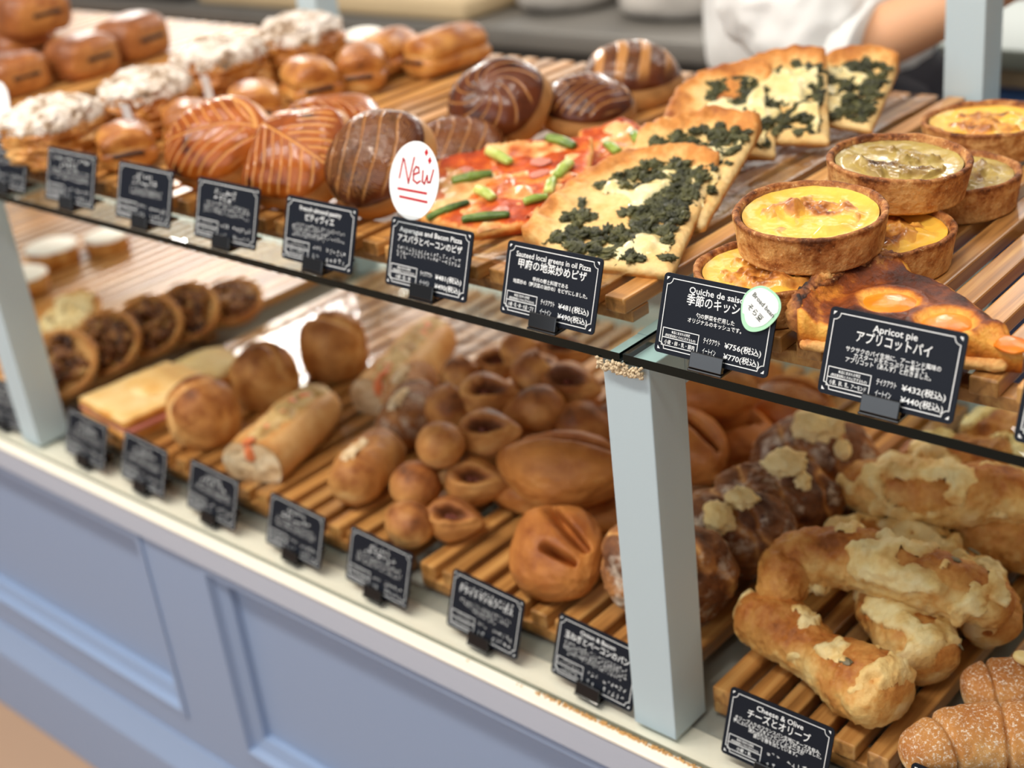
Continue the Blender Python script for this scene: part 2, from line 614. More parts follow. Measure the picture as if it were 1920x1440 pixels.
M['greens'] = crust('cooked_greens', [(.0, lin(128, 122, 76)), (.45, lin(84, 84, 50)), (1, lin(40, 42, 26))], .42, nscale=120, namt=.6, bump=.9, bscale=300, spec=.3)
M['asparagus'] = crust('asparagus_skin', [(.0, lin(206, 212, 120)), (.4, lin(146, 168, 70)), (.8, lin(84, 112, 46)), (1, lin(50, 70, 36))], .3, nscale=90, namt=.3, bump=.3, coat=.3)
M['bacon'] = plain('bacon_pink', lin(206, 128, 108), .4, bump=.4)
M['apricot'] = crust('glazed_apricot', [(.0, lin(238, 152, 44)), (.5, lin(222, 116, 22)), (1, lin(182, 70, 12))], .24, nscale=40, namt=.35, bump=.35, bscale=90, spec=.35)
M['burnt'] = crust('browned_almond_cream', [(.0, lin(236, 178, 80)), (.25, lin(212, 132, 48)), (.48, lin(144, 72, 30)), (.75, lin(86, 40, 22)), (1, lin(44, 24, 18))], .42, nscale=60, namt=.35, bump=.8, bscale=300)
M['charred'] = crust('charred_pastry', [(.0, lin(232, 190, 120)), (.4, lin(206, 140, 76)), (.65, lin(140, 84, 50)), (.9, lin(50, 42, 42))], .6, nscale=70, namt=.5, bump=.9, bscale=240)
M['sugar'] = crust('sugar_flakes', [(.0, lin(236, 228, 220)), (.45, lin(214, 200, 186)), (.7, lin(156, 130, 104)), (1, lin(78, 58, 46))], .7, nscale=120, namt=.45, bump=1.0, bscale=240)
M['icing'] = plain('white_icing', lin(250, 246, 236), .5, bump=.3)
M['crumbface'] = crust('cut_bread_crumb', [(.0, lin(236, 214, 178)), (.5, lin(222, 190, 146)), (1, lin(176, 132, 88))], .8, nscale=130, namt=.7, bump=1.0, bscale=160)
M['salad'] = crust('creamy_filling', [(.0, lin(240, 222, 176)), (.5, lin(222, 188, 128)), (1, lin(170, 128, 70))], .5, nscale=110, namt=.6, bump=.9)
M['salmon'] = plain('orange_salmon', lin(236, 132, 80), .4, bump=.4)
M['holefill'] = plain('dark_red_bacon', lin(120, 56, 40), .4, bump=.6)
M['onion'] = crust('browned_onion', [(.0, lin(206, 172, 112)), (.4, lin(160, 108, 60)), (.7, lin(112, 66, 38)), (1, lin(58, 36, 24))], .35, nscale=120, namt=.6, bump=1.0, bscale=200)
M['toast'] = crust('toasted_bread', [(.0, lin(252, 230, 176)), (.45, lin(240, 190, 112)), (.8, lin(214, 142, 66)), (1, lin(160, 92, 40))], .5, nscale=40, namt=.25, bump=.4)


def puffmat(name, glossy, line, side):
    m, nt, b, N, L = nodes(name)
    a1, a2, a3 = N('ShaderNodeAttribute'), N('ShaderNodeAttribute'), N('ShaderNodeAttribute')
    a1.attribute_name, a2.attribute_name, a3.attribute_name = 'score', 'side', 'bake'
    tc, no = N('ShaderNodeTexCoord'), N('ShaderNodeTexNoise')
    no.inputs['Scale'].default_value = 45
    no.inputs['Detail'].default_value = 5
    L(tc.outputs['Object'], no.inputs['Vector'])
    ad = N('ShaderNodeMath')
    ad.operation = 'ADD'
    L(no.outputs['Fac'], ad.inputs[0])
    L(a3.outputs['Fac'], ad.inputs[1])
    r = ramp(nt, [(.55, glossy[0]), (.9, glossy[1]), (1.3 if False else 1.0, glossy[2])])
    sc = N('ShaderNodeMath')
    sc.operation = 'MULTIPLY'
    sc.inputs[1].default_value = 1.12
    L(ad.outputs[0], sc.inputs[0])
    L(sc.outputs[0], r.inputs['Fac'])
    m1, m2 = N('ShaderNodeMix'), N('ShaderNodeMix')
    m1.data_type = m2.data_type = 'RGBA'
    L(a1.outputs['Fac'], m1.inputs[0])
    L(r.outputs['Color'], m1.inputs[6])
    m1.inputs[7].default_value = line
    L(a2.outputs['Fac'], m2.inputs[0])
    L(m1.outputs[2], m2.inputs[6])
    m2.inputs[7].default_value = side
    L(m2.outputs[2], b.inputs['Base Color'])
    mr = N('ShaderNodeMapRange')
    b.inputs['Specular IOR Level'].default_value = .32
    mr.inputs['To Min'].default_value = .2
    mr.inputs['To Max'].default_value = .6
    L(a2.outputs['Fac'], mr.inputs['Value'])
    L(mr.outputs['Result'], b.inputs['Roughness'])
    bn, bp = N('ShaderNodeTexNoise'), N('ShaderNodeBump')
    bn.inputs['Scale'].default_value = 140
    bp.inputs['Strength'].default_value = .35
    bp.inputs['Distance'].default_value = .0015
    L(tc.outputs['Object'], bn.inputs['Vector'])
    L(bn.outputs['Fac'], bp.inputs['Height'])
    L(bp.outputs['Normal'], b.inputs['Normal'])
    return m


M['puff'] = puffmat('amber_glazed_puff', [lin(164, 84, 24), lin(122, 56, 16), lin(66, 28, 12)], lin(206, 146, 80), lin(206, 152, 90))
M['darkpuff'] = puffmat('mahogany_glazed_puff', [lin(96, 46, 20), lin(64, 31, 16), lin(34, 18, 13)], lin(182, 126, 70), lin(206, 154, 94))

# ------------------------------------------------------------------ the room
FLOOR = -0.505
struct(mk('floor', *box((-7, -4, FLOOR - .05), (3, 7, FLOOR)), M['floor'], smooth_shade=False))
struct(mk('wall_back', *box((-9, 6.9, FLOOR), (4, 7.0, 2.4)), M['wall'], smooth_shade=False))

# ------------------------------------------------------------------ the counter
ct = thing('display_counter', 'long pale blue panelled counter with a white nosing, tinted as warmly lit, along its front', 'counter', (-1.0, .32, FLOOR))
CT = Vector((1.0, -.32, -FLOOR))
cadd = lambda n, p, m, s=False: mk(n, p[0], p[1], m, ct, smooth_shade=s, loc=CT)
X0, X1 = -3.2, .95
PAN = [(-2.625, -2.005), (-1.885, -1.265), (-1.145, -.525), (-.405, .215)]
ZT, ZB = -.050, -.305
parts = [box((X0, -.010, -.365), (X1, .02, ZB)), box((X0, -.010, ZT), (X1, .02, -.0090))]
xs = [X0] + [v for p in PAN for v in p] + [X1]
for a, b in zip(xs[0::2], xs[1::2]):
    parts.append(box((a, -.010, ZB), (b, .02, ZT)))
cadd('front_frame', join(parts), M['blue'])
for a, b in PAN:
    cadd('panel', box((a - .002, .009, ZB - .002), (b + .002, .018, ZT + .002)), M['blue'])
    out = [(a, ZB), (b, ZB), (b, ZT), (a, ZT)]
    V, F = [], []
    for off, y in ((-.004, -.0102), (-.004, -.0125), (.004, -.0125), (.008, -.004), (.022, .0010), (.024, .0088)):
        V += [(x + (off if x == a else -off), y, z + (off if z == ZB else -off)) for x, z in out]
    for r in range(5):
        for i in range(4):
            j = (i + 1) % 4
            F.append([r * 4 + i, r * 4 + j, r * 4 + 4 + j, r * 4 + 4 + i])
    cadd('molding', (np.array(V), F), M['blue'])
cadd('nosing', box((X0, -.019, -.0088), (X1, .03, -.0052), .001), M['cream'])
cadd('fascia', box((X0, -.0175, -.0400), (X1, -.0102, -.0089), .001), M['cool_lit_front'])  # front face of the white nosing, in its cool-lit tone
cadd('worktop', box((X0, .0301, -.026), (X1, .70, -.0052)), M['ledge'])
V = np.array([(x, y, z) for x in (X0, X1) for y, z in ((.02, -.352), (-.012, -.352), (-.028, -.392), (-.03, FLOOR + .001), (.02, FLOOR + .001))])
F = [[0, 1, 6, 5], [1, 2, 7, 6], [2, 3, 8, 7], [3, 4, 9, 8], [4, 0, 5, 9], [4, 3, 2, 1, 0], [5, 6, 7, 8, 9]]
cadd('skirting', (V, F), M['blue'])
cadd('carcass', box((X0, .0201, FLOOR + .001), (X1, .70, -.0262)), M['greyback'])

cg = mk('counter_glass', *box((X0 + .02, -.0055, -.005), (X1 - .02, .66, 0)), M['counter_glass'], smooth_shade=False)
ge = mk('polished_edge', *box((X0 + .02, -.0060, -.0049), (X1 - .02, -.0056, -.0002)), plain('grey_green_glass_edge', lin(128, 132, 116), .3), cg, smooth_shade=False)
ge['label'] = 'grey green polished glass edge'
tag(cg, 'clear glass sheet lying on the counter top under the lower trays', 'glass sheet')

# ------------------------------------------------------------------ posts, arms and shelf glass
fr = thing('shelf_frame', 'pale blue painted posts and arms that carry the glass shelf', 'shelf frame', (-1.0, .3, 0))
FT = Vector((1.0, -.3, 0))
fadd = lambda n, p: mk(n, p[0], p[1], M['paint'], fr, smooth_shade=False, loc=FT)
FX = [(-2.453, -2.413), (-1.512, -1.472), (-.5716, -.531), (.37, .41)]
BX = [(-2.50, -2.46), (-1.560, -1.520), (-.600, -.560), (.36, .40)]
for (a, b), (c, d) in zip(FX, BX):
    fadd('post', box((a, .004, .0002), (b, .046, .3285), .001))
    fadd('post', box((c, .586, .0002), (d, .626, 1.5), .001))
    V = np.array([(a, .0461, .298), (b, .0461, .298), (b, .0461, .3285), (a, .0461, .3285), (c, .585, .298), (d, .585, .298), (d, .585, .3285), (c, .585, .3285)])
    fadd('arm', (V, [[0, 1, 2, 3], [5, 4, 7, 6], [0, 4, 5, 1], [1, 5, 6, 2], [2, 6, 7, 3], [3, 7, 4, 0]]))
for (a, b), (c, d) in zip(BX[:-1], BX[1:]):
    fadd('back_rail', box((b + .001, .592, .298), (c - .001, .62, .3285)))

fadd('fill_strip_housing', box((-2.45, .565, .2935), (.35, .5845, .2978), .001))  # housing added to carry the fill strip

PANES = [(-2.43, -1.4935, 'glass shelf pane at the far left under the dark slotted rolls'),
         (-1.4905, -.5525, 'long glass shelf pane between the two pale blue front posts'),
         (-.5495, .39, 'glass shelf pane at the right carrying the quiches and apricot pie')]
for a, b, lab in PANES:
    V, F = box((a, 0, .329), (b, .584, SHELF))
    V = np.array(V)
    g = thing('glass_shelf', lab, 'glass shelf', ((a + b) / 2, .3, .329), group='glass shelf panes')
    off = -np.array(g.location)
    nrm = lambda f: np.cross(V[f[1]] - V[f[0]], V[f[2]] - V[f[0]])
    top = [f for f in F if abs(nrm(f)[2]) > 1e-9]
    edge = [f for f in F if abs(nrm(f)[2]) <= 1e-9]
    mk('pane', V + off, top, M['glass'], g, smooth_shade=False)
    mk('polished_edge', V + off, edge, M['glass_edge'], g, smooth_shade=False)['label'] = 'dark green polished glass edge'

rng = np.random.default_rng(5)
pc = []
for i in range(150):
    x = rng.uniform(-.572, -.533)
    pc.append(move(blob(*(rng.uniform(.0009, .0022, 3)), i, n=1), (x, -.0012 + rng.uniform(-.001, .0012), .3235 + rng.uniform(-.004, .0045))))
p = join(pc)
tag(mk('foam_tape_remains', p[0], p[1], M['crumb']), 'crumbly beige remains of tape where two glass panes meet on the post', 'tape remains', kind='stuff')
pc = []
for i in range(260):
    x = -.60 + abs(rng.normal(0, .07)) * rng.choice([-.6, 1]) + rng.uniform(-.02, .08)
    pc.append(move(blob(*(rng.uniform(.0006, .0016, 3)), i, n=1), (x, -.0075 + rng.uniform(-.0018, .0012), -.0052)))
p = join(pc)
tag(mk('bread_crumbs', p[0], p[1], plain('golden_crumbs', lin(206, 160, 100), .8)), 'bread crumbs gathered along the glass edge below the near post', 'crumbs', kind='stuff')

# ------------------------------------------------------------------ slatted trays


def tray(label, x0, x1, y0, y1, base, ztop, pitch=.0288, w=.0182, over=.009, rz=0.0, seed=0):
    rs = np.random.default_rng(seed)
    t = thing('slatted_wooden_tray', label, 'wooden tray', ((x0 + x1) / 2, (y0 + y1) / 2, base), (0, 0, rz), 'slatted trays')
    o = np.array([(x0 + x1) / 2, (y0 + y1) / 2, base])
    rh = (ztop - base) * .44
    P, A = [], []
    n = int(round((x1 - x0 - w) / pitch)) + 1
    for i in range(n):
        x = x0 + (x1 - x0 - w) * i / (n - 1)
        p = box((x, y0 - over + rs.uniform(-.002, .002), base + rh), (x + w, y1 + .006, ztop), .0016)
        P.append(p)
        A.append(np.full(len(p[0]), rs.uniform(0, 1)))
    V, F, _ = join(P)
    mk('slats', V - o, F, M['wood'], t, {'slat': np.concatenate(A)}, smooth_shade=False)
    for yy in (y0, (y0 + y1) / 2 - .01, y1 - .02):
        V, F = box((x0, yy, base), (x1, yy + .02, base + rh - .0001), .001)
        mk('rail', V - o, F, M['wood'], t, {'slat': np.full(len(V), rs.uniform(.1, .5))}, smooth_shade=False)
    return t


YB = .575
tray('slatted tray at far left of the glass shelf under the dark slotted rolls', -2.40, -1.625, .050, .600, SHELF, UP, seed=1)
tray('slatted tray under the sugared croissants and chocolate rolls on the shelf', -1.50, -1.060, .045, YB, SHELF, UP, seed=2)
tray('slatted tray under the glazed puffs and pizzas on the shelf', -1.0495, -.574, .045, YB, SHELF, UP, seed=3)
tray('slatted tray under the quiches and apricot pie on the shelf', -.529, .150, .050, .590, SHELF, UP, rz=.035, seed=4)
tray('slatted tray on the counter left of the far post', -2.40, -1.530, .049, .575, 0, LO, seed=5, over=0)
tray('slatted tray on the counter under the toasts, rolls and baguettes', -1.455, -.885, .049, .575, 0, LO, seed=6, over=0)
tray('slatted tray on the counter left of the near post', -.858, -.560, .049, .575, 0, LO, seed=7, over=0)
tray('slatted tray on the counter under the cheese and olive breads', -.526, -.372, .050, .575, 0, LO, seed=8, over=0)
tray('slatted tray on the counter under the floury breads at right', -.352, .05, .046, .575, 0, LO, seed=9, over=0)


def film(label, x0, x1, y0, y1, z, pitch, amp, seed):
    nx, ny = int((x1 - x0) / .0036), int((y1 - y0) / .008)
    xs, ys = np.linspace(x0, x1, nx), np.linspace(y0, y1, ny)
    X, Y = np.meshgrid(xs, ys)
    P = np.stack([X.ravel(), Y.ravel(), np.zeros(X.size)], 1)
    edge = np.minimum.reduce([P[:, 0] - x0, x1 - P[:, 0], P[:, 1] - y0, y1 - P[:, 1]])
    P[:, 2] = z + .0012 + amp * (.5 + .5 * fbm(P + seed, 26, 2, seed)) + .010 * np.exp(-edge / .010) * (.5 + .5 * fbm(P, 14, 2, seed + 2))
    F = [[j * nx + i, j * nx + i + 1, (j + 1) * nx + i + 1, (j + 1) * nx + i] for j in range(ny - 1) for i in range(nx - 1)]
    return tag(mk('plastic_sheet', P, F, M['film']), label, 'plastic sheet')


film('clear crinkled plastic sheet under the pizza slices on the shelf', -.872, -.590, .035, .560, UP, .0288, .0022, 3)
film('clear plastic sheet under the round rolls and baguettes on the counter', -1.440, -1.085, .050, .540, LO, .0288, .0012, 8)

# ------------------------------------------------------------------ behind the shelf
sc_ = thing('steel_worktable', 'grey stainless worktable behind the shelf', 'worktable', (-2.3, 1.6, FLOOR))
off = Vector((2.3, -1.6, -FLOOR))
mk('table_top', *box((-4.6, 1.26, .160), (-.98, 2.0, .20), .004), M['steel'], sc_, loc=off)
mk('front_apron', *box((-4.6, 1.28, -.10), (-.98, 1.32, .159)), M['darksteel'], sc_, smooth_shade=False, loc=off)
for x in (-4.5, -2.8, -1.06):
    for y in (1.34, 1.92):
        mk('leg', *box((x, y, FLOOR + .001), (x + .05, y + .05, .159)), M['steel'], sc_, smooth_shade=False, loc=off)
mk('under_shelf', *box((-4.6, 1.34, -.30), (-.98, 1.9, -.27)), M['darksteel'], sc_, smooth_shade=False, loc=off)
V, F = box((-2.75, 1.26, .2005), (-1.90, 1.70, .247), .012)
tag(mk('peel_board', V, F, M['board']), 'pale wooden board lying on the steel worktable', 'board')
V, F = box((-3.6, 1.25, .2005), (-2.80, 1.75, .325), .02)
tag(mk('dark_crate', V, F, M['dark']), 'dark crate on the far end of the steel worktable', 'crate')
for x, w, lab in ((-1.52, .14, 'pale sack lying on the steel worktable beside the white shirt'), (-1.80, .11, 'pale sack on the steel worktable, further left')):
    V, F, b = blob(w, .20, .10, int(-x * 10), .10, 1.5, 4, 2.6)
    tag(mk('flour_sack', V, F, M['bag'], loc=(x, 1.55, .2005)), lab, 'sack', 'flour sacks on the worktable')
bc = thing('blue_worktable', 'blue cabinet with a pale stone top behind the right back post', 'cabinet', (-.2, 1.5, FLOOR))
off = Vector((.2, -1.5, -FLOOR))
mk('stone_top', *box((-.965, 1.25, .195), (1.2, 1.9, .225), .004), M['stone'], bc, loc=off)
mk('top_trim', *box((-.965, 1.255, .170), (1.2, 1.88, .1949)), plain('brown_edge_trim', lin(150, 134, 108), .5), bc, smooth_shade=False, loc=off)
mk('carcass', *box((-.955, 1.27, FLOOR + .001), (1.2, 1.88, .1699)), plain('deep_blue_cabinet', lin(70, 104, 158), .5), bc, smooth_shade=False, loc=off)

# ------------------------------------------------------------------ the baker behind the shelf
pe = thing('person', 'person in a white shirt and dark apron reaching to the right behind the shelf', 'person', (-.96, .99, FLOOR))
PO = Vector((.96, -.99, -FLOOR))


def skinned(name, verts, edges, radii, mat, root, sub=2):
    me = bpy.data.meshes.new(name)
    me.from_pydata(verts, edges, [])
    me.materials.append(mat)
    o = bpy.data.objects.new(name, me)
    COL.objects.link(o)
    o.parent = pe
    o.location = PO
    s = o.modifiers.new('skin', 'SKIN')
    s.use_smooth_shade = True
    for i, r in enumerate(radii):
        rr = r if isinstance(r, tuple) else (r, r)
        me.skin_vertices[0].data[i].radius = rr
    me.skin_vertices[0].data[root].use_root = True
    u = o.modifiers.new('sub', 'SUBSURF')
    u.levels = u.render_levels = sub
    return o


bv, be, br = [], [], []


def add(p, r, parent=None):
    bv.append(p)
    br.append(r)
    if parent is not None:
        be.append((parent, len(bv) - 1))
    return len(bv) - 1


pel = add((-.97, 1.0, .30), (.13, .10))
sp1 = add((-.955, .99, .44), (.115, .09), pel)
sp2 = add((-.945, .98, .58), (.13, .095), sp1)
nk = add((-.925, .97, .70), .05, sp2)
hd = add((-.91, .97, .78), .075, nk)
hd2 = add((-.89, .97, .87), .085, hd)
hd3 = add((-.90, .97, .93), .05, hd2)
for s, sh, el, wr, fin in ((-1, (-.95, .83, .62), (-.835, .785, .325), (-.625, .80, .425), None), (1, (-.95, 1.11, .62), (-.80, 1.10, .36), (-.60, 1.02, .40), None)):
    a = add(sh, .055, sp2)
    b = add(tuple((Vector(sh) + Vector(el)) / 2), .048, a)
    c = add(el, .043, b)
    d = add(tuple((Vector(el) * .55 + Vector(wr) * .45)), .038, c)
    e = add(wr, .026, d)
    dirv = (Vector(wr) - Vector(el)).normalized()
    pm = Vector(wr) + dirv * .06
    f = add(tuple(pm), (.034, .018), e)
    g = add(tuple(pm + dirv * .03), (.034, .014), f)
    for k, (o_, l_) in enumerate(((-.027, .045), (-.009, .055), (.009, .052), (.026, .042))):
        q = pm + dirv * .045 + Vector((0, o_, 0))
        k1 = add(tuple(q), .009, g)
        k2 = add(tuple(q + dirv * l_ * .5 + Vector((0, 0, -.006))), .0085, k1)
        add(tuple(q + dirv * l_ * .9 + Vector((0, 0, -.022))), .0075, k2)
    t1 = add(tuple(Vector(wr) + dirv * .035 + Vector((0, .03 * -s, .0))), .0105, e)
    add(tuple(Vector(wr) + dirv * .075 + Vector((0, .048 * -s, -.01))), .009, t1)
for s in (-1, 1):
    h = add((-.97, 1.0 + .085 * s, .24), .082, pel)
    kn = add((-.95, 1.0 + .09 * s, -.08), .058, h)
    an = add((-.98, 1.0 + .09 * s, -.43), .038, kn)
    add((-.88, 1.0 + .09 * s, -.478), .026, an)
body = skinned('body', bv, be, br, M['skin'], 0)
hp = blob(.098, .092, .10, 4, .05, 2, 4)
mk('hair', *move(hp, (-.925, .97, .83), (0, -.4, 0))[:2], M['hair'], pe, loc=PO)
fc = join([move(blob(.012, .01, .02, 2, n=3), (-.803, .97, .838)), move(blob(.006, .011, .006, 3, n=3), (-.808, .935, .872)), move(blob(.006, .011, .006, 5, n=3), (-.808, 1.005, .872)), move(blob(.005, .022, .006, 6, n=3), (-.815, .97, .805))])
mk('face', fc[0], fc[1], plain('face_features', lin(150, 92, 80), .6), pe, loc=PO)
# loose white shirt: trunk and two wide half sleeves with folds
sv = [tube([(-.985, 1.0, .235), (-.98, 1.0, .34), (-.965, .99, .48), (-.95, .98, .60), (-.93, .97, .69)], [.145, .145, .145, .15, .08], [.165, .155, .14, .13, .06], 3, 60, 64, .07, 3.5, .03, 6, upref=(1, 0, 0)),
      tube([(-.97, .90, .66), (-.945, .82, .60), (-.905, .79, .47), (-.865, .775, .385), (-.80, .775, .338)], [.07, .085, .088, .085, .066], [.07, .085, .09, .090, .078], 8, 70, 64, .16, 4.2, .06, 9, upref=(0, 1, 0)),
      tube([(-.97, 1.04, .66), (-.945, 1.10, .60), (-.88, 1.11, .47), (-.82, 1.10, .39)], [.07, .085, .085, .08], [.07, .085, .085, .08], 11, 60, 48, .13, 4, .05, 9, upref=(0, 1, 0))]
p = join(sv)
mk('shirt', p[0], p[1], M['shirt'], pe, loc=PO)
cf = tube([(-.812, .776, .342), (-.795, .777, .338), (-.786, .778, .336)], [.064, .066, .064], [.076, .078, .076], 4, 14, 56, .05, 4, .03, 20, upref=(0, 1, 0))
mk('cuff', cf[0], cf[1], M['shirt'], pe, loc=PO)
ap = tube([(-.95, 1.0, -.15), (-.95, 1.0, .05), (-.955, 1.0, .18), (-.96, 1.0, .27)], [.20, .19, .165, .14], [.19, .185, .175, .15], 6, 40, 56, .06, 4, .03, 12, upref=(1, 0, 0))
mk('apron', ap[0], ap[1], M['apron'], pe, loc=PO)
kn_ = tube([(-.80, .86, .17), (-.79, .85, .25), (-.77, .86, .18)], [.035, .05, .03], [.04, .05, .04], 7, 24, 24, .2, 4, .06, 3, upref=(0, 1, 0))
mk('apron_knot', kn_[0], kn_[1], M['apron'], pe, loc=PO)
tr = join([tube([(-.97, 1.0 + .085 * s, .22), (-.95, 1.0 + .09 * s, -.08), (-.975, 1.0 + .09 * s, -.42)], [.098, .075, .065], [.098, .075, .065], 9, 30, 28, .04, 3, .02, 9, upref=(1, 0, 0)) for s in (-1, 1)])
mk('trousers', tr[0], tr[1], M['jeans'], pe, loc=PO)
sh_ = join([box((-1.02, 1.0 + .09 * s - .042, FLOOR + .0005), (-.80, 1.0 + .09 * s + .042, -.44), .02) for s in (-1, 1)])
mk('shoes', sh_[0], sh_[1], M['dark'], pe, loc=PO)

# ------------------------------------------------------------------ price cards
_txt = {}


def txt(body, size, squeeze=1.0):
    """a line of lettering as flat shapes, centred on x, baseline at 0"""
    key = (body, size, squeeze)
    if key in _txt:
        return _txt[key]
    c = bpy.data.curves.new('lettering', 'FONT')
    c.body = body
    c.size = size
    c.resolution_u = 2
    c.offset = size * .012
    o = bpy.data.objects.new('lettering', c)
    COL.objects.link(o)
    dg = bpy.context.evaluated_depsgraph_get()
    me = bpy.data.meshes.new_from_object(o.evaluated_get(dg))
    V = np.array([v.co[:2] for v in me.vertices]).reshape(-1, 2)
    F = [list(p.vertices) for p in me.polygons]
    bpy.data.objects.remove(o)
    bpy.data.curves.remove(c)
    bpy.data.meshes.remove(me)
    if len(V):
        V[:, 0] = (V[:, 0] - (V[:, 0].min() + V[:, 0].max()) / 2) * squeeze
    _txt[key] = (V, F)
    return V, F


def fit(body, size, width):
    V, F = txt(body, size)
    w = V[:, 0].max() - V[:, 0].min()
    s = width / w
    return np.stack([V[:, 0] * s, V[:, 1]], 1), F


def strokes(segs, w):
    V, F = [], []
    for (x0, y0), (x1, y1) in segs:
        dx, dy = x1 - x0, y1 - y0
        l = math.hypot(dx, dy) or 1e-6
        nx, ny = -dy / l * w / 2, dx / l * w / 2
        ex, ey = dx / l * w / 2, dy / l * w / 2
        n = len(V)
        V += [(x0 - ex + nx, y0 - ey + ny), (x0 - ex - nx, y0 - ey - ny), (x1 + ex - nx, y1 + ey - ny), (x1 + ex + nx, y1 + ey + ny)]
        F.append([n, n + 1, n + 2, n + 3])
    return np.array(V), F


def illegible(width, h, seed, w=None):
    """print too blurred in the photograph to read: rows of small strokes"""
    rs = np.random.default_rng(seed)
    n = max(2, int(width / (h * 1.05)))
    segs = []
    for i in range(n):
        x = -width / 2 + (i + .5) * width / n
        for k in range(rs.integers(2, 5)):
            a, b = rs.uniform(-.42, .42, 2) * h, rs.uniform(0, 1, 2) * h
            if rs.random() < .6:
                segs.append(((x - .4 * h * rs.random(), b[0]), (x + .4 * h * rs.random(), b[0] + .1 * h * rs.normal())))
            else:
                segs.append(((x + a[0], b[0]), (x + a[1] * .4, b[1])))
    return strokes(segs, w or h * (.13 if h > .004 else .10))


W2, H2, RR = .0445, .0545, .0032


def panel_shape(t=.0012):
    out = []
    for cx, cy, a0 in ((W2 - RR, RR, -90), (W2 - RR, H2 - RR, 0), (-W2 + RR, H2 - RR, 90), (-W2 + RR, RR, 180)):
        for k in range(6):
            a = math.radians(a0 + 18 * k)
            out.append((cx + RR * math.cos(a), cy + RR * math.sin(a)))
    n = len(out)
    V = [(x, 0, z) for x, z in out] + [(x, t, z) for x, z in out]
    F = [list(range(n)), list(range(n, 2 * n))[::-1]] + [[(i + 1) % n, i, i + n, (i + 1) % n + n] for i in range(n)]
    return np.array(V), F


def border_shape():
    i, r, w = .0034, .0042, .0006
    pts = []
    for sx, sy in ((-1, -1), (1, -1), (1, 1), (-1, 1)):
        cx, cy = sx * (W2 - i), (H2 - i if sy > 0 else i)
        arc = []
        for k in range(7):
            a = math.radians(90 * k / 6)
            arc.append((cx - sx * r * math.cos(a), cy - sy * r * math.sin(a)))
        # the corner is cut by an inward arc
        if sx * sy < 0:
            arc = arc
        else:
            arc = arc[::-1]
        pts += arc
    segs = [(pts[k], pts[(k + 1) % len(pts)]) for k in range(len(pts))]
    V, F = strokes(segs, w)
    V = V.tolist()
    for sx, sy in ((-1, -1), (1, -1), (1, 1), (-1, 1)):
        cx, cy = sx * (W2 - .0026), (H2 - .0026 if sy > 0 else .0026)
        n = len(V)
        V += [(cx, cy), (cx - sx * .0023, cy), (cx, cy - sy * .0023)] if sx * sy > 0 else [(cx, cy), (cx, cy - sy * .0023), (cx - sx * .0023, cy)]
        F.append([n, n + 1, n + 2])
    return np.array(V), F


TILT = math.radians(20)


def lay(p2, dx=0, dy=0, y=-.00025):
    V = np.asarray(p2[0], float)
    return np.stack([V[:, 0] + dx, np.full(len(V), y), V[:, 1] + dy], 1), p2[1]


def tilt(V):
    c, s = math.cos(TILT), math.sin(TILT)
    return np.stack([V[:, 0], V[:, 1] * c + V[:, 2] * s, V[:, 2] * c - V[:, 1] * s], 1)


def rect_lines(x0, z0, x1, z1, w):
    return [((x0, z0), (x1, z0)), ((x1, z0), (x1, z1)), ((x1, z1), (x0, z1)), ((x0, z1), (x0, z0))]


PANEL, BORDER = panel_shape(), border_shape()


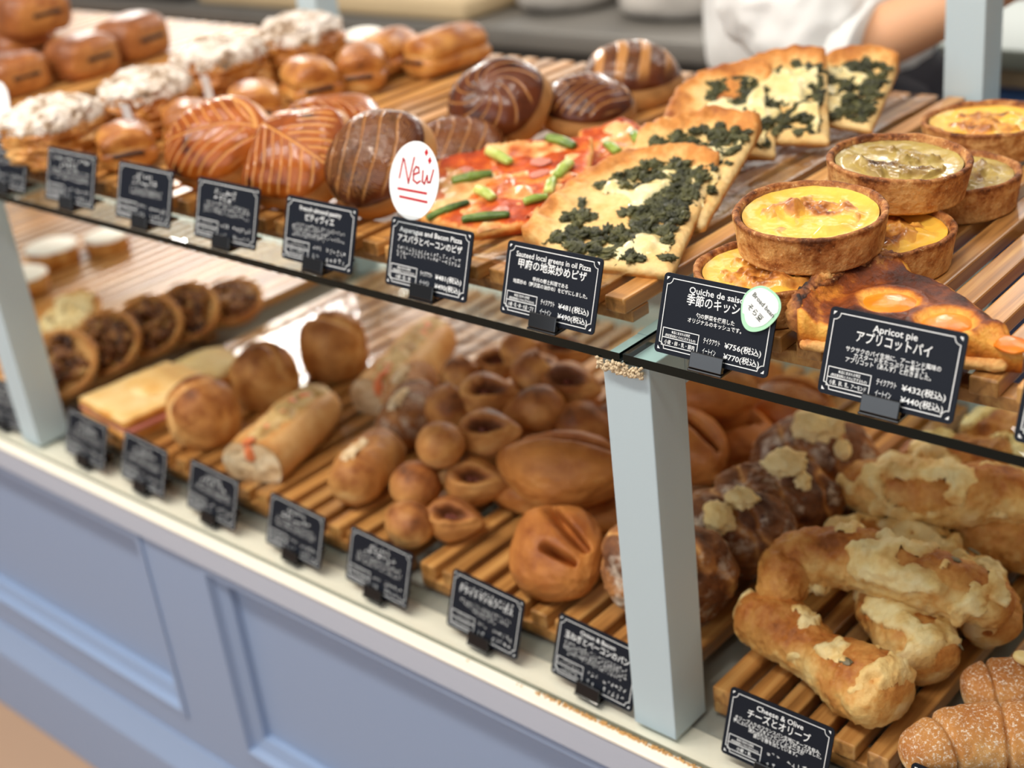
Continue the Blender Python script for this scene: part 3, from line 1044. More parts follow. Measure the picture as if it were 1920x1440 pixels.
def price_card(label, x, zs, en, jp, desc, allergen, p1, p2, seed, group, y=.006, rz=0.0):
    c = thing('price_card', label, 'price card', (x, y, zs), (0, 0, rz), group)
    up = np.array([0, 0, .005])
    mk('panel', tilt(PANEL[0]) + up, PANEL[1], M['card'], c, smooth_shade=False)
    V, F = lay(BORDER)
    mk('border', tilt(V) + up, F, M['ink'], c, smooth_shade=False)
    L = []
    if en:
        L.append(lay(fit(*en), 0, .0440))
    if jp:
        L.append(lay(fit(*jp), 0, .0366))
    for row in desc:
        if isinstance(row, int):
            break
        body, size, width, cx, cy = row
        L.append(lay(fit(body, size, width) if body else illegible(width, size, seed + int(cy * 1e5)), cx, cy + (.0014 if cy < .034 else 0)))
    bx0, bz0, bx1, bz1 = -.0392, .0058, -.0104, .0176
    L.append(lay(strokes(rect_lines(bx0, bz0, bx1, bz1, 0) + [((bx0, .0112), (bx1, .0112))], .00055)))
    bc = (bx0 + bx1) / 2
    if allergen:
        L.append(lay(fit('本品に含まれる特定', .0022, .0150), bc, .0147))
        L.append(lay(fit('(特定原材料とそれに準ずるもの)', .0022, .0245), bc, .0120))
        L.append(lay(fit(allergen[0], .0034, allergen[1]), bc, .0070))
    else:
        L += [lay(illegible(.016, .0020, seed + 1), bc, .0147), lay(illegible(.024, .0020, seed + 2), bc, .0120), lay(illegible(.019, .0030, seed + 3), bc, .0070)]
    if p1:
        L.append(lay(fit('テイクアウト', .0044, .0130), .0000, .0134))
        L.append(lay(fit('イートイン', .0044, .0104), -.0010, .0066))
        L.append(lay(fit(p1, .0050, .0280), .0240, .0131))
        L.append(lay(fit(p2, .0050, .0272), .0240, .0061))
    else:
        L += [lay(illegible(.012, .0036, seed + 4), .0000, .0134), lay(illegible(.010, .0036, seed + 5), -.0010, .0066),
              lay(illegible(.0255, .0040, seed + 6), .0240, .0131), lay(illegible(.0245, .0040, seed + 7), .0240, .0061)]
    p = join(L)
    mk('lettering', tilt(p[0]) + up, p[1], M['ink'], c, smooth_shade=False)
    # smoked acrylic stand: a lip in front, a foot running back under the card
    b1 = box((-.0128, -.0042, -.0042), (.0128, -.0005, .0068), .0006)
    b2 = box((-.0115, .0016, -.0015), (.0115, .0040, .0110), .0005)
    hp = join([(tilt(b1[0]) + up, b1[1]), (tilt(b2[0]) + up, b2[1]), box((-.0135, -.0060, 0), (.0135, .0330, .0018), .0006)])
    mk('holder', hp[0], hp[1], M['holder'], c, smooth_shade=False)['label'] = 'smoked acrylic stand'
    return c


G1, G2 = 'price cards along the edge of the glass shelf', 'price cards along the edge of the counter'
blur = [(None, .0030, .066, 0, .0272), (None, .0030, .070, 0, .0238)]
DX = [-1.384, -1.256, -1.1285, -1.002, -.877, -.748, -.624, -.4825, -.357, -.2315]
price_card('price card cut by the left edge of the picture on the glass shelf', DX[0], SHELF, None, None, [(None, .0046, .03, 0, .041), (None, .0056, .05, 0, .034), *blur], None, None, None, 1, G1)
price_card('blurred price card on the shelf in front of the nearest sugared croissant', DX[1], SHELF, None, None, [(None, .0042, .066, 0, .0425), (None, .0060, .034, -.004, .0355), (None, .0030, .07, 0, .030), (None, .0030, .07, 0, .0262), (None, .003, .06, .004, .0225)], None, None, None, 20, G1)
price_card('blurred price card on the shelf in front of the nearest chocolate roll', DX[2], SHELF, None, None, [(None, .0044, .026, 0, .0422), (None, .0058, .040, 0, .0355), (None, .0032, .052, .003, .0275), (None, .0032, .052, .003, .0238)], None, None, None, 40, G1)
price_card('blurred price card on the shelf below the leftmost amber glazed puff', DX[3], SHELF, None, None, [(None, .0046, .032, -.003, .0425), (None, .0056, .032, -.003, .0358), (None, .003, .062, 0, .0305), (None, .003, .066, 0, .0270), (None, .003, .066, 0, .0232)], None, None, None, 60, G1)
price_card('price card for the French almond pastry, below the middle glazed puff', DX[4], SHELF, ('French almond pastry', .0054, .052), ('ピティヴィエ', .0068, .036), [(None, .003, .066, 0, .0285), (None, .003, .048, -.010, .0255), (None, .003, .066, 0, .0225), (None, .003, .042, -.012, .0198)], None, None, None, 80, G1)
price_card('price card reading Asparagus and Bacon Pizza with a white oval sign on it', DX[5], SHELF, ('Asparagus and Bacon Pizza', .0056, .068), ('アスパラとベーコンのピザ', .0066, .070), [(None, .0031, .070, 0, .0285), (None, .0031, .070, 0, .0250), (None, .0031, .012, -.029, .0216)], ('小麦・乳・卵', .017), '¥481(税込)', '¥490(税込)', 100, G1)
price_card('price card reading Sauteed local greens in oil Pizza', DX[6], SHELF, ('Sauteed local greens in oil Pizza', .0056, .070), ('甲府の地菜炒めピザ', .0076, .064), [('甲州の郷土料理である', .0035, .033, 0, .0272), ('地菜炒め（野沢菜の油炒め）をピザにしました。', .0035, .070, 0, .0232)], ('小麦・乳・卵・大豆・ゴマ', .0248), '¥481(税込)', '¥490(税込)', 120, G1)
price_card('price card reading Quiche de saison with a mint edged sticker', DX[7], SHELF, ('Quiche de saison', .0060, .046), ('季節のキッシュ', .0082, .048), [('旬の野菜を使用した', .0036, .030, 0, .0275), ('オリジナルのキッシュです。', .0036, .042, 0, .0235)], ('小麦・卵・乳・豚肉', .0245), '¥756(税込)', '¥770(税込)', 140, G1)
price_card('price card reading Apricot pie', DX[8], SHELF, ('Apricot pie', .0060, .029), ('アプリコットパイ', .0078, .049), [('サクサクのパイ生地に、アーモンド風味の', .0036, .062, .001, .0280), ('カスタードをたっぷりと乗せて、', .0036, .048, 0, .0247), ('アプリコット（あんず）と焼きました。', .0036, .056, -.001, .0214)], ('小麦、卵、乳、アーモンド', .0250), '¥432(税込)', '¥440(税込)', 160, G1)
price_card('price card cut by the right edge of the picture beside the apricot pie card', DX[9], SHELF, None, None, [(None, .005, .04, 0, .041), (None, .006, .05, 0, .0335), *blur], None, None, None, 180, G1)

EX = [-1.565, -1.380, -1.2635, -1.138, -1.003, -.8815, -.745, -.621, -.4475, -.2985]
ELAB = ['price card on the counter left of the far post', 'blurred price card on the counter just right of the far post', 'blurred price card on the counter in front of the nearest round roll',
        'blurred price card on the counter left of the cut baguette end', 'blurred price card on the counter right of the cut baguette end', 'blurred price card on the counter in front of the torn bacon rolls',
        'price card for the tomato fougasse on the counter', 'price card reading Onion and Bacon on the counter touching the near post', 'price card reading Cheese & Olive on the counter', 'price card whose corner shows at the bottom right of the picture']
for i, x in enumerate(EX):
    en = jp = None
    ds = [(None, .0044, .028, 0, .0422), (None, .0058, .046, 0, .0350), (None, .003, .062, 0, .0295), (None, .003, .066, 0, .0260), (None, .003, .064, 0, .0225)]
    al, p1, p2 = None, None, None
    if i == 6:
        jp, ds = ('ドライトマトのフーガス', .0068, .066), [(None, .0042, .066, 0, .0420), (None, .003, .064, 0, .0270), (None, .003, .056, .002, .0236), (None, .003, .030, 0, .0204)]
    if i == 7:
        en, jp, ds = ('Onion & Bacon', .0054, .038), ('玉ねぎとベーコンのパン', .0070, .070), [(None, .003, .070, 0, .0290), (None, .003, .070, 0, .0262), (None, .003, .070, 0, .0234), (None, .003, .060, 0, .0206)]
    if i == 8:
        en, jp = ('Cheese & Olive', .0058, .040), ('チーズとオリーブ', .0076, .054)
        ds = [('オリーブ入りのフランスパン生地にチーズを包み、', .0034, .074, 0, .0300), ('更に上にもチーズをトッピングして焼き上げました。', .0034, .076, 0, .0270), ('流れ出たカリッとしたチーズが', .0034, .048, 0, .0240), ('良い食感を出しています。', .0034, .038, 0, .0212)]
        al = ('小麦・乳', .013)
    price_card(ELAB[i], x, 0, en, jp, ds, al, p1, p2, 200 + 20 * i, G2, y=.0085, rz=(-.05 if i not in (0, 8, 9) else 0))

# white oval sign: NEW
ns = thing('oval_sign', 'white oval paper sign with New written in red', 'sign', (-.7725, .0245, .3920))
a = np.linspace(0, 2 * np.pi, 72, endpoint=False)
ox, oz = .0270 * np.cos(a), .0305 * np.sin(a) + .0305
neck = (np.sin(a) < -.75)
ring = np.stack([ox, np.zeros(72), oz], 1)
V = np.concatenate([ring, ring + (0, .0006, 0)])
F = [list(range(72)), list(range(72, 144))[::-1]] + [[(i + 1) % 72, i, i + 72, (i + 1) % 72 + 72] for i in range(72)]
mk('paper_oval', tilt(V), F, M['paper'], ns, smooth_shade=False)


def poly(pts):
    return [(pts[i], pts[i + 1]) for i in range(len(pts) - 1)]


U = .001
seg = poly([(-16, 31), (-14, 46), (-12.5, 45), (-5.5, 28), (-2, 48)]) + poly([(-1, 35), (5, 37.5), (4, 41), (1, 41.5), (-1, 38), (-.5, 31), (4, 29), (7, 31)]) + poly([(9, 39), (9.5, 31), (12, 29.5), (14, 36), (15.5, 31), (18, 31.5), (20, 41)])
S1 = strokes([((x0 * U, z0 * U), (x1 * U, z1 * U)) for (x0, z0), (x1, z1) in seg], .0015)
S2 = strokes([((-.0160, .0225), (.0150, .0225)), ((-.0130, .0165), (.0165, .0160))], .0019)
dia = []
for cx, cz in ((.0105, .0535), (.0150, .0478)):
    dia.append((np.array([(cx - .0021, cz), (cx, cz - .0030), (cx + .0021, cz), (cx, cz + .0030)]), [[0, 1, 2, 3]]))
p = join([lay(S1), lay(S2)] + [lay(d) for d in dia])
mk('red_writing', tilt(p[0]), p[1], M['red_ink'], ns, smooth_shade=False)
V, F = box((-.0130, -.0016, -.010), (.0110, .0016, .0035), .0004)
mk('clear_clip', tilt(V), F, M['clip'], ns, smooth_shade=False)

# mint edged sticker
st = thing('round_sticker', 'white sticker with a mint green edge and pencilled Broad bean on the quiche card', 'sticker', (-.4497, .0186, .3828))
ra = .0148 * (1 + .08 * np.sin(2 * a + .6) + .05 * np.sin(3 * a + 1.0) + .02 * np.sin(5 * a))
outer = np.stack([ra * np.cos(a) * .92, np.zeros(72), ra * np.sin(a) * 1.05], 1)
V = np.concatenate([outer, outer + (0, .0005, 0)])
mk('green_edge', tilt(V), [list(range(72)), list(range(72, 144))[::-1]] + [[(i + 1) % 72, i, i + 72, (i + 1) % 72 + 72] for i in range(72)], M['green_ink'], st, smooth_shade=False)
inn = outer * np.where(np.sin(a - .2) < -.2, .80, .90)[:, None] + (0, -.0002, 0)
mk('white_face', tilt(inn), [list(range(72))], M['paper'], st, smooth_shade=False)
V1, F1 = fit('Broad bean', .0044, .0205)
V2, F2 = fit('そら豆', .0050, .0135)
an = math.radians(-34)
rt = lambda V, dx, dz: np.stack([V[:, 0] * math.cos(an) - V[:, 1] * math.sin(an) + dx, V[:, 0] * math.sin(an) + V[:, 1] * math.cos(an) + dz], 1)
p = join([lay((rt(V1, .0020, .0018), F1), y=-.0005), lay((rt(V2, -.0034, -.0044), F2), y=-.0005)])
mk('pencil_writing', tilt(p[0]), p[1], M['grey_ink'], st, smooth_shade=False)

# ------------------------------------------------------------------ baked goods on the glass shelf


def solid(V, F, tz=None):
    return V, F


# --- dark rolls with a slot of chocolate in the end
def slot_roll(label, x, y, z, rz, seed, s=1.0):
    t = thing('chocolate_slot_roll', label, 'pastry', (x, y, z), (0, 0, rz), 'dark slotted rolls at the far left')
    V, F, b = blob(.038 * s, .044 * s, .030 * s, seed, .04, 2, 5, 3.0, .7)
    b = np.clip(.35 + .35 * (V[:, 2] / (.05 * s)) + .25 * fbm(V, 30, 3, seed) - .34 * smooth(.55, .92, V[:, 0] / (.038 * s)) + .08, 0, 1)
    mk('roll', V, F, M['brownroll'], t, {'bake': b})
    V, F = box((.0345 * s, -.019 * s, .0225 * s), (.0392 * s, .019 * s, .0275 * s), .0012)
    mk('chocolate_slot', V, F, M['slot'], t)
    return t


slot_roll('dark slotted roll at the very top of the pile, cut by the picture top', -2.05, .44, UP + .052, .1, 1)
slot_roll('dark slotted roll on top of the far left pile with its slot facing right', -1.83, .335, UP + .046, .0, 2, 1.15)
slot_roll('dark slotted roll at the right foot of the far left pile', -1.700, .320, UP, .1, 3, 1.05)
slot_roll('front dark slotted roll of the far left pile', -1.715, .225, UP, -.05, 4, 1.0)
slot_roll('dark slotted roll standing alone on the far left slats', -1.720, .415, UP, .15, 5, 1.12)
slot_roll('dark slotted roll at the left edge below the pile', -1.86, .32, UP, .05, 6, 1.05)
slot_roll('dark slotted roll behind the pile under the topmost one', -2.05, .44, UP, .05, 8, 1.05)

# --- pale crumbly pastry at the left edge
V, F, b = blob(.045, .050, .032, 12, .18, 3, 5, 2.2, .6, .06)
tag(mk('crumble_bun', V, F, M['sugar'], None, {'bake': np.clip(b * .8, 0, 1)}, loc=(-1.665, .125, UP)), 'pale crumbly bun at the left edge behind the cut price card', 'pastry')
ps = thing('oval_sign', 'white oval paper sign cut by the left edge of the picture', 'sign', (-1.420, .030, .385))
V = np.concatenate([ring, ring + (0, .0006, 0)])
mk('paper_oval', tilt(V), F if False else [list(range(72)), list(range(72, 144))[::-1]] + [[(i + 1) % 72, i, i + 72, (i + 1) % 72 + 72] for i in range(72)], M['paper'], ps, smooth_shade=False)
V, F = box((-.012, -.0016, -.012), (.011, .0016, .0035), .0004)
mk('clear_clip', tilt(V), F, M['clip'], ps, smooth_shade=False)


# --- tall croissant slices under a thick sugared top
def sugared(label, x, y, rz, seed, lx=.044, ly=.052, h=.056):
    t = thing('sugared_croissant', label, 'pastry', (x, y, UP), (0, 0, rz), 'sugar topped croissants')
    V, F, b = blob(lx, ly, h * .62, seed, .10, 2.2, 6, 3.6, .65, .03)
    V[:, :2] *= (1 + .10 * billow(V * (1, 1, 3), 40, 2, seed) * (V[:, 2] > .004))[:, None] * .97
    top = V[:, 2].max()
    lay_ = .5 + .5 * np.sin(V[:, 2] * 900 + 3 * fbm(V, 25, 2, seed))
    mk('body', V, F, M['golden'], t, {'bake': np.clip(.50 + .40 * fbm(V, 35, 3, seed) + .22 * lay_ - .1, 0, 1)})
    N = np.zeros_like(V)
    N[:, 2] = 1
    m = smooth(top * .58, top * .80, V[:, 2]) + .35 * fbm(V, 60, 2, seed + 3) - .3
    h_ = .003 + .007 * np.clip(billow(V, 75, 3, seed + 5), 0, 1)
    p = skin_patch(V, F, m, N, h_)
    mk('sugar_crust', p[0], p[1], M['sugar'], t, {'bake': np.clip(.42 + .75 * fbm(p[0], 70, 3, seed + 4), 0, 1)})['label'] = 'white flaky sugared top'
    return t


sugared('nearest sugared croissant, behind the second price card', -1.355, .066, .35, 3)
sugared('second sugared croissant from the front, beside the white paper strip', -1.352, .182, .45, 4)
sugared('third sugared croissant from the front with darker crumbs on top', -1.378, .312, .3, 5, .046, .054, .060)
sugared('rearmost sugared croissant in front of the left back post', -1.365, .425, .2, 7, .044, .050, .064)
for i, (x, y, z, lab) in enumerate([(-1.303, .118, UP, 'white paper strip standing beside the nearest sugared croissant'), (-1.318, .235, UP, 'white paper strip standing between the second and third sugared croissants')]):
    n = 10
    t_ = np.linspace(0, 1, n)
    V = np.concatenate([np.stack([np.full(n, o), .004 * np.sin(3 * t_), .050 * t_], 1) for o in (0, .010)])
    V = np.concatenate([V, V + (0, .0008, 0)])
    F = [[k, k + n, k + n + 1, k + 1] for k in range(n - 1)] + [[k + 2 * n, k + 1 + 2 * n, k + 3 * n + 1, k + 3 * n] for k in range(n - 1)]
    tag(mk('paper_strip', V, F, M['paper'], loc=(x, y, z), rot=(0, 0, .5)), lab, 'paper strip')


# --- chocolate rolls: a thick strip of puff rolled from both ends over two sticks
def choc_roll(label, x, y, rz, seed, L=.046, w=.030, h=.024):
    t = thing('chocolate_roll', label, 'pastry', (x, y, UP), (0, 0, rz), 'golden chocolate rolls')
    lo = tube([(0, -L, h * .55), (0, 0, h * .55), (0, L, h * .55)], w, h * .62, seed, 40, 40, .06, 2.4, .02, 3.2)
    hi = tube([(.001, -L * .95, h * 1.12), (0, 0, h * 1.22), (0, L * .95, h * 1.12)], w * .93, h * .74, seed + 1, 40, 40, .06, 2.4, .02, 3.0)
    p = join([lo, hi])
    V = p[0]
    V = V * (1 + .05 * billow(V * (1, .25, 1), 70, 2, seed)[:, None] * (1, 0, 1))
    mk('puff_roll', V, p[1], M['golden'], t, {'bake': np.clip(p[2] + .22 * fbm(V, 60, 3, seed), 0, 1)})
    s = [box((-w * .55, -L * .985, h * .70), (w * .5, -L * .80, h * .90), .001), box((-w * .55, L * .80, h * .70), (w * .5, L * .985, h * .90), .001)]
    for p in s:
        mk('chocolate_stick', p[0], p[1], M['slot'], t)
    return t


choc_roll('nearest golden chocolate roll, above the third price card', -1.262, .090, 1.05, 1, .036, .030, .022)
choc_roll('golden chocolate roll left of the leftmost amber puff', -1.262, .172, .95, 2, .038, .030, .022)
choc_roll('golden chocolate roll behind the leftmost amber puff', -1.245, .250, .95, 3, .040, .030, .023)
choc_roll('upright looking golden chocolate roll in the middle of its row', -1.248, .335, 1.15, 4, .038, .031, .026)
choc_roll('golden chocolate roll right of the rearmost sugared croissant', -1.240, .408, .75, 5, .044, .030, .025)
choc_roll('golden chocolate roll next to the rearmost one', -1.262, .474, .25, 6, .040, .030, .025)
choc_roll('rearmost long golden chocolate roll near the back of the slats', -1.195, .505, -.05, 7, .056, .031, .025)
V, F, b = blob(.032, .030, .026, 31, .05, 2, 4, 2.4)
t = thing('pale_capped_bun', 'bun with a pale cap behind the golden chocolate rolls', 'pastry', (-1.325, .490, UP))
mk('bun', V, F, M['golden'], t, {'bake': b})
V, F = disc_top(lambda X, Y: .036 + .009 * np.sqrt(np.clip(1 - (X * X + Y * Y) / .029 ** 2, 0, 1)), .029, 12, 48)
mk('icing', V, F, M['icing'], t)  # white cap over the top of the bun


# --- glazed puff pastries: scored dome on layered pastry
def puff(label, name, loc, rot, rx, ry, h, side, kind, mat, seed, group, base=None):
    t = thing(name, label, 'pastry', loc, rot, group)
    nr, nt = 64, 220
    a = np.linspace(0, 2 * np.pi, nt, endpoint=False)
    pw = {'leaf': 2.0, 'veins': 3.4}.get(kind, 2.1)
    R = 1 / (np.abs(np.cos(a)) ** pw + np.abs(np.sin(a)) ** pw) ** (1 / pw) * (1 + .02 * np.sin(5 * a + seed))
    rr = np.linspace(0, 1, nr)[1:]
    X = np.r_[0, (rr[:, None] * R * np.cos(a)).ravel()]
    Y = np.r_[0, (rr[:, None] * R * np.sin(a)).ravel()]
    r = np.r_[0, np.repeat(rr, nt)]
    th = np.arctan2(Y, X)
    P = np.stack([X * rx, Y * ry, 0 * X], 1)
    wob = fbm(np.stack([X, Y, 0 * X], 1) * 1.5 + seed, 1, 3, seed)
    if kind == 'leaf':
        mid = np.abs(Y - .12 * np.sin(2.2 * X))
        ph = (X * .9 + np.abs(Y) * .75 + .05 * wob) * 4.6
        s = np.maximum(smooth(.032, .012, mid), smooth(.11, .04, np.abs(ph - np.round(ph))) * smooth(.06, .12, mid) * smooth(.97, .88, r))
        s = np.maximum(s, smooth(.05, .02, np.abs(r - .86)) * (Y > .1))
    elif kind == 'veins':
        u = X + .35 * Y
        mid = np.abs(Y + .55 * X - .15)
        ph = (X + .12 * np.sin(3 * Y) + .04 * wob) * 4.8
        s = np.maximum(smooth(.035, .012, mid), smooth(.11, .04, np.abs(ph - np.round(ph))) * ((Y + .55 * X - .15) < -.04) * smooth(.98, .9, r))
        ph2 = (Y - .15 * X) * 6
        s = np.maximum(s, smooth(.2, .08, np.abs(ph2 - np.round(ph2))) * ((Y + .55 * X - .15) > .08) * smooth(.97, .88, r) * smooth(.1, .3, wob + .3))
    elif kind == 'spiral':
        ph = (th + 1.5 * r + .1 * wob) * 11 / (2 * np.pi)
        s = smooth(.075, .02, np.abs(ph - np.round(ph))) * smooth(.10, .22, r) * smooth(.97, .86, r)
    elif kind == 'herring':
        ph = (X + .30 * Y * Y + .05 * wob) * 3.2
        d = np.abs(ph - np.round(ph))
        big = smooth(.065, .025, d) * smooth(.99, .85, r)
        ph2 = (Y * 1.0 + d * .8 * 1.0) * 12
        s = np.maximum(big, .5 * smooth(.22, .10, np.abs(ph2 - np.round(ph2))) * smooth(.95, .8, r))
    else:                                                   # wide open slashes
        ph = (X + .18 * Y * Y + .04 * wob) * 2.15 + .25
        d = np.abs(ph - np.round(ph))
        s = smooth(.26, .18, d) * smooth(1.0, .80, r)
        ph2 = (Y + d * .9) * 12
        s = np.maximum(s, .35 * smooth(.2, .1, np.abs(ph2 - np.round(ph2))) * smooth(.95, .8, r))
    z = side + h * np.clip(1 - r ** 2.4, 0, 1) ** .75 + .0012 * wob - .0012 * s * (kind != 'wide') + .0010 * s * (kind == 'wide')
    V = [np.stack([X * rx, Y * ry, z], 1)]
    F = [[0, 1 + j, 1 + (j + 1) % nt] for j in range(nt)]
    for i in range(nr - 2):
        for j in range(nt):
            k = (j + 1) % nt
            F.append([1 + i * nt + j, 1 + (i + 1) * nt + j, 1 + (i + 1) * nt + k, 1 + i * nt + k])
    sc_, sd = [s], [np.zeros(len(X))]
    ns_ = 12
    last = 1 + (nr - 2) * nt
    n0 = len(X)
    for q in range(1, ns_ + 1):
        f = q / ns_
        bul = 1 + .05 * np.sin(f * np.pi) + .016 * np.sin(f * 40 + 3 * np.sin(3 * a)) - .10 * (f > .97)
        V.append(np.stack([R * np.cos(a) * rx * bul, R * np.sin(a) * ry * bul, np.full(nt, side * (1 - f))], 1))
        sc_.append(np.zeros(nt))
        sd.append(np.full(nt, min(1, .55 + f) if f < .98 else 1))
        b0 = last if q == 1 else n0 + (q - 2) * nt
        b1 = n0 + (q - 1) * nt
        for j in range(nt):
            k = (j + 1) % nt
            F.append([b0 + j, b1 + j, b1 + k, b0 + k])
    F.append([n0 + (ns_ - 1) * nt + j for j in range(nt)][::-1])
    V = np.concatenate(V)
    bake = np.clip(.14 + .24 * fbm(V, 22, 3, seed), -.3, .8)
    mk('pastry', V, F, mat, t, {'score': np.concatenate(sc_), 'side': np.concatenate(sd), 'bake': bake})
    return rest(t, base if base is not None else UP)


GP = 'glazed scored puff pastries'
D = math.radians
puff('leftmost amber glazed puff scored like a leaf with a rolled edge', 'glazed_puff', (-1.098, .098, .4), (D(42), D(-4), D(18)), .058, .046, .020, .024, 'leaf', M['puff'], 1, GP)
puff('amber glazed square puff with rows of tan cuts, right of the leaf puff', 'glazed_puff', (-.978, .096, .4), (D(42), D(-4), D(14)), .050, .046, .019, .024, 'veins', M['puff'], 2, GP)
puff('amber glazed puff lying behind the two amber ones', 'glazed_puff', (-1.085, .225, .4), (D(18), D(4), D(60)), .048, .040, .016, .018, 'veins', M['puff'], 3, GP)
puff('mahogany round puff leaning behind the white oval New sign', 'glazed_puff', (-.888, .112, .4), (D(44), D(-4), D(16)), .049, .047, .024, .024, 'herring', M['darkpuff'], 4, GP)
puff('mahogany round puff lying left of the tomato pizza top', 'glazed_puff', (-.905, .215, .4), (D(10), D(4), D(40)), .046, .044, .020, .018, 'herring', M['darkpuff'], 5, GP)
puff('darkest round puff leaning on edge in the middle of the slats', 'glazed_puff', (-.918, .300, .4), (D(42), D(-4), D(18)), .050, .046, .022, .024, 'spiral', M['darkpuff'], 6, GP)
puff('dark round puff behind the leaning darkest one', 'glazed_puff', (-.868, .365, .4), (D(14), D(6), D(30)), .045, .043, .022, .020, 'leaf', M['darkpuff'], 7, GP)
puff('dark round puff with wide cream slashes at the back of the slats', 'glazed_puff', (-.893, .470, .4), (D(4), 0, D(42)), .052, .050, .034, .022, 'wide', M['darkpuff'], 8, GP)


# --- pizza slices
def slab(outline, thick, rim, seed, res=.0032, rimw=.016, rimh=.009):
    """slice of pizza: outline in its own plane; rim = indices of outline edges that are crust"""
    from mathutils.geometry import delaunay_2d_cdt
    O = np.array(outline, float)
    pts = []
    n = len(O)
    for i in range(n):
        a, b = O[i], O[(i + 1) % n]
        k = max(2, int(np.linalg.norm(b - a) / res))
        for q in range(k):
            pts.append(a + (b - a) * q / k)
    B = np.array(pts)
    nb = len(B)
    # soften the outline
    for _ in range(3):
        B = .5 * B + .25 * (np.roll(B, 1, 0) + np.roll(B, -1, 0))
    B = B + .0009 * np.stack([fbm(np.c_[B, np.zeros(nb)], 160, 2, seed), fbm(np.c_[B, np.zeros(nb)], 160, 2, seed + 1)], 1)
    lo, hi = B.min(0), B.max(0)
    gx, gy = np.meshgrid(np.arange(lo[0], hi[0], res), np.arange(lo[1], hi[1], res))
    G = np.stack([gx.ravel(), gy.ravel()], 1)
    inside = np.zeros(len(G), bool)
    for i in range(nb):
        (x0, y0), (x1, y1) = B[i], B[(i + 1) % nb]
        c = ((y0 > G[:, 1]) != (y1 > G[:, 1])) & (G[:, 0] < (x1 - x0) * (G[:, 1] - y0) / ((y1 - y0) or 1e-9) + x0)
        inside ^= c
    d = np.full(len(G), 9.0)
    for i in range(nb):
        d = np.minimum(d, np.linalg.norm(G - B[i], axis=1))
    G = G[inside & (d > res * .6)]
    A = np.concatenate([B, G])
    r = delaunay_2d_cdt([Vector(p) for p in A], [], [list(range(nb))], 1, 1e-6)
    A = np.array([v[:] for v in r[0]])
    T = [list(f) for f in r[2]]
    ce = np.full(len(A), 9.0)
    for e in rim:
        a, b = O[e], O[(e + 1) % n]
        u = np.clip(((A - a) @ (b - a)) / ((b - a) @ (b - a)), 0, 1)
        ce = np.minimum(ce, np.linalg.norm(A - (a + u[:, None] * (b - a)), axis=1))
    de = np.full(len(A), 9.0)
    for i in range(nb):
        de = np.minimum(de, np.linalg.norm(A - B[i], axis=1))
    P3 = np.c_[A, np.zeros(len(A))]
    crust_ = np.exp(-(ce / rimw) ** 2)
    z = thick + rimh * crust_ * (1 + .45 * billow(P3, 60, 2, seed + 4)) + .0016 * fbm(P3, 70, 3, seed) - .0035 * np.exp(-(de / .003) ** 2)
    return A, T, z, crust_, nb, de


def build_slab(t, A, T, z, nb, mat, bake, name):
    N = len(A)
    # boundary = edges used once
    cnt = {}
    for f in T:
        for i in range(len(f)):
            k = (f[i], f[(i + 1) % len(f)])
            cnt[k] = cnt.get(k, 0) + 1
    bd = [k for k in cnt if (k[1], k[0]) not in cnt]
    V = np.concatenate([np.c_[A, z], np.c_[A, np.zeros(N)]])
    F = list(T) + [[i + N for i in f][::-1] for f in T] + [[a, a + N, b + N, b] for a, b in bd]
    return mk(name, V, F, mat, t, {'bake': np.r_[bake, np.full(N, .45)]})


def leafbits(A, z, n, seed, size, lift=.002):
    rs = np.random.default_rng(seed)
    out = []
    for i in range(n):
        k = rs.integers(len(A))
        V, F, b = blob(size * rs.uniform(.5, 1.3), size * rs.uniform(.35, .8), size * rs.uniform(.2, .5), int(seed * 50 + i), .95, 2.8, 3, 2.0, .9, .55)
        out.append(move((V, F, np.clip(b + rs.uniform(-.2, .2), 0, 1)), (*A[k], z[k] - .0012), (rs.uniform(-.4, .4), rs.uniform(-.4, .4), rs.uniform(0, 6))))
    return join(out)


def cheese_sheet(A, T, z, m, seed, hmax=.005):
    """melted cheese spread over the slice where the mask is positive"""
    V = np.c_[A, z]
    N = np.zeros_like(V)
    N[:, 2] = 1
    h_ = hmax * (.35 + .65 * np.clip(.5 + .6 * billow(V, 50, 3, seed), 0, 1.2))
    return skin_patch(V, T, m, N, h_)


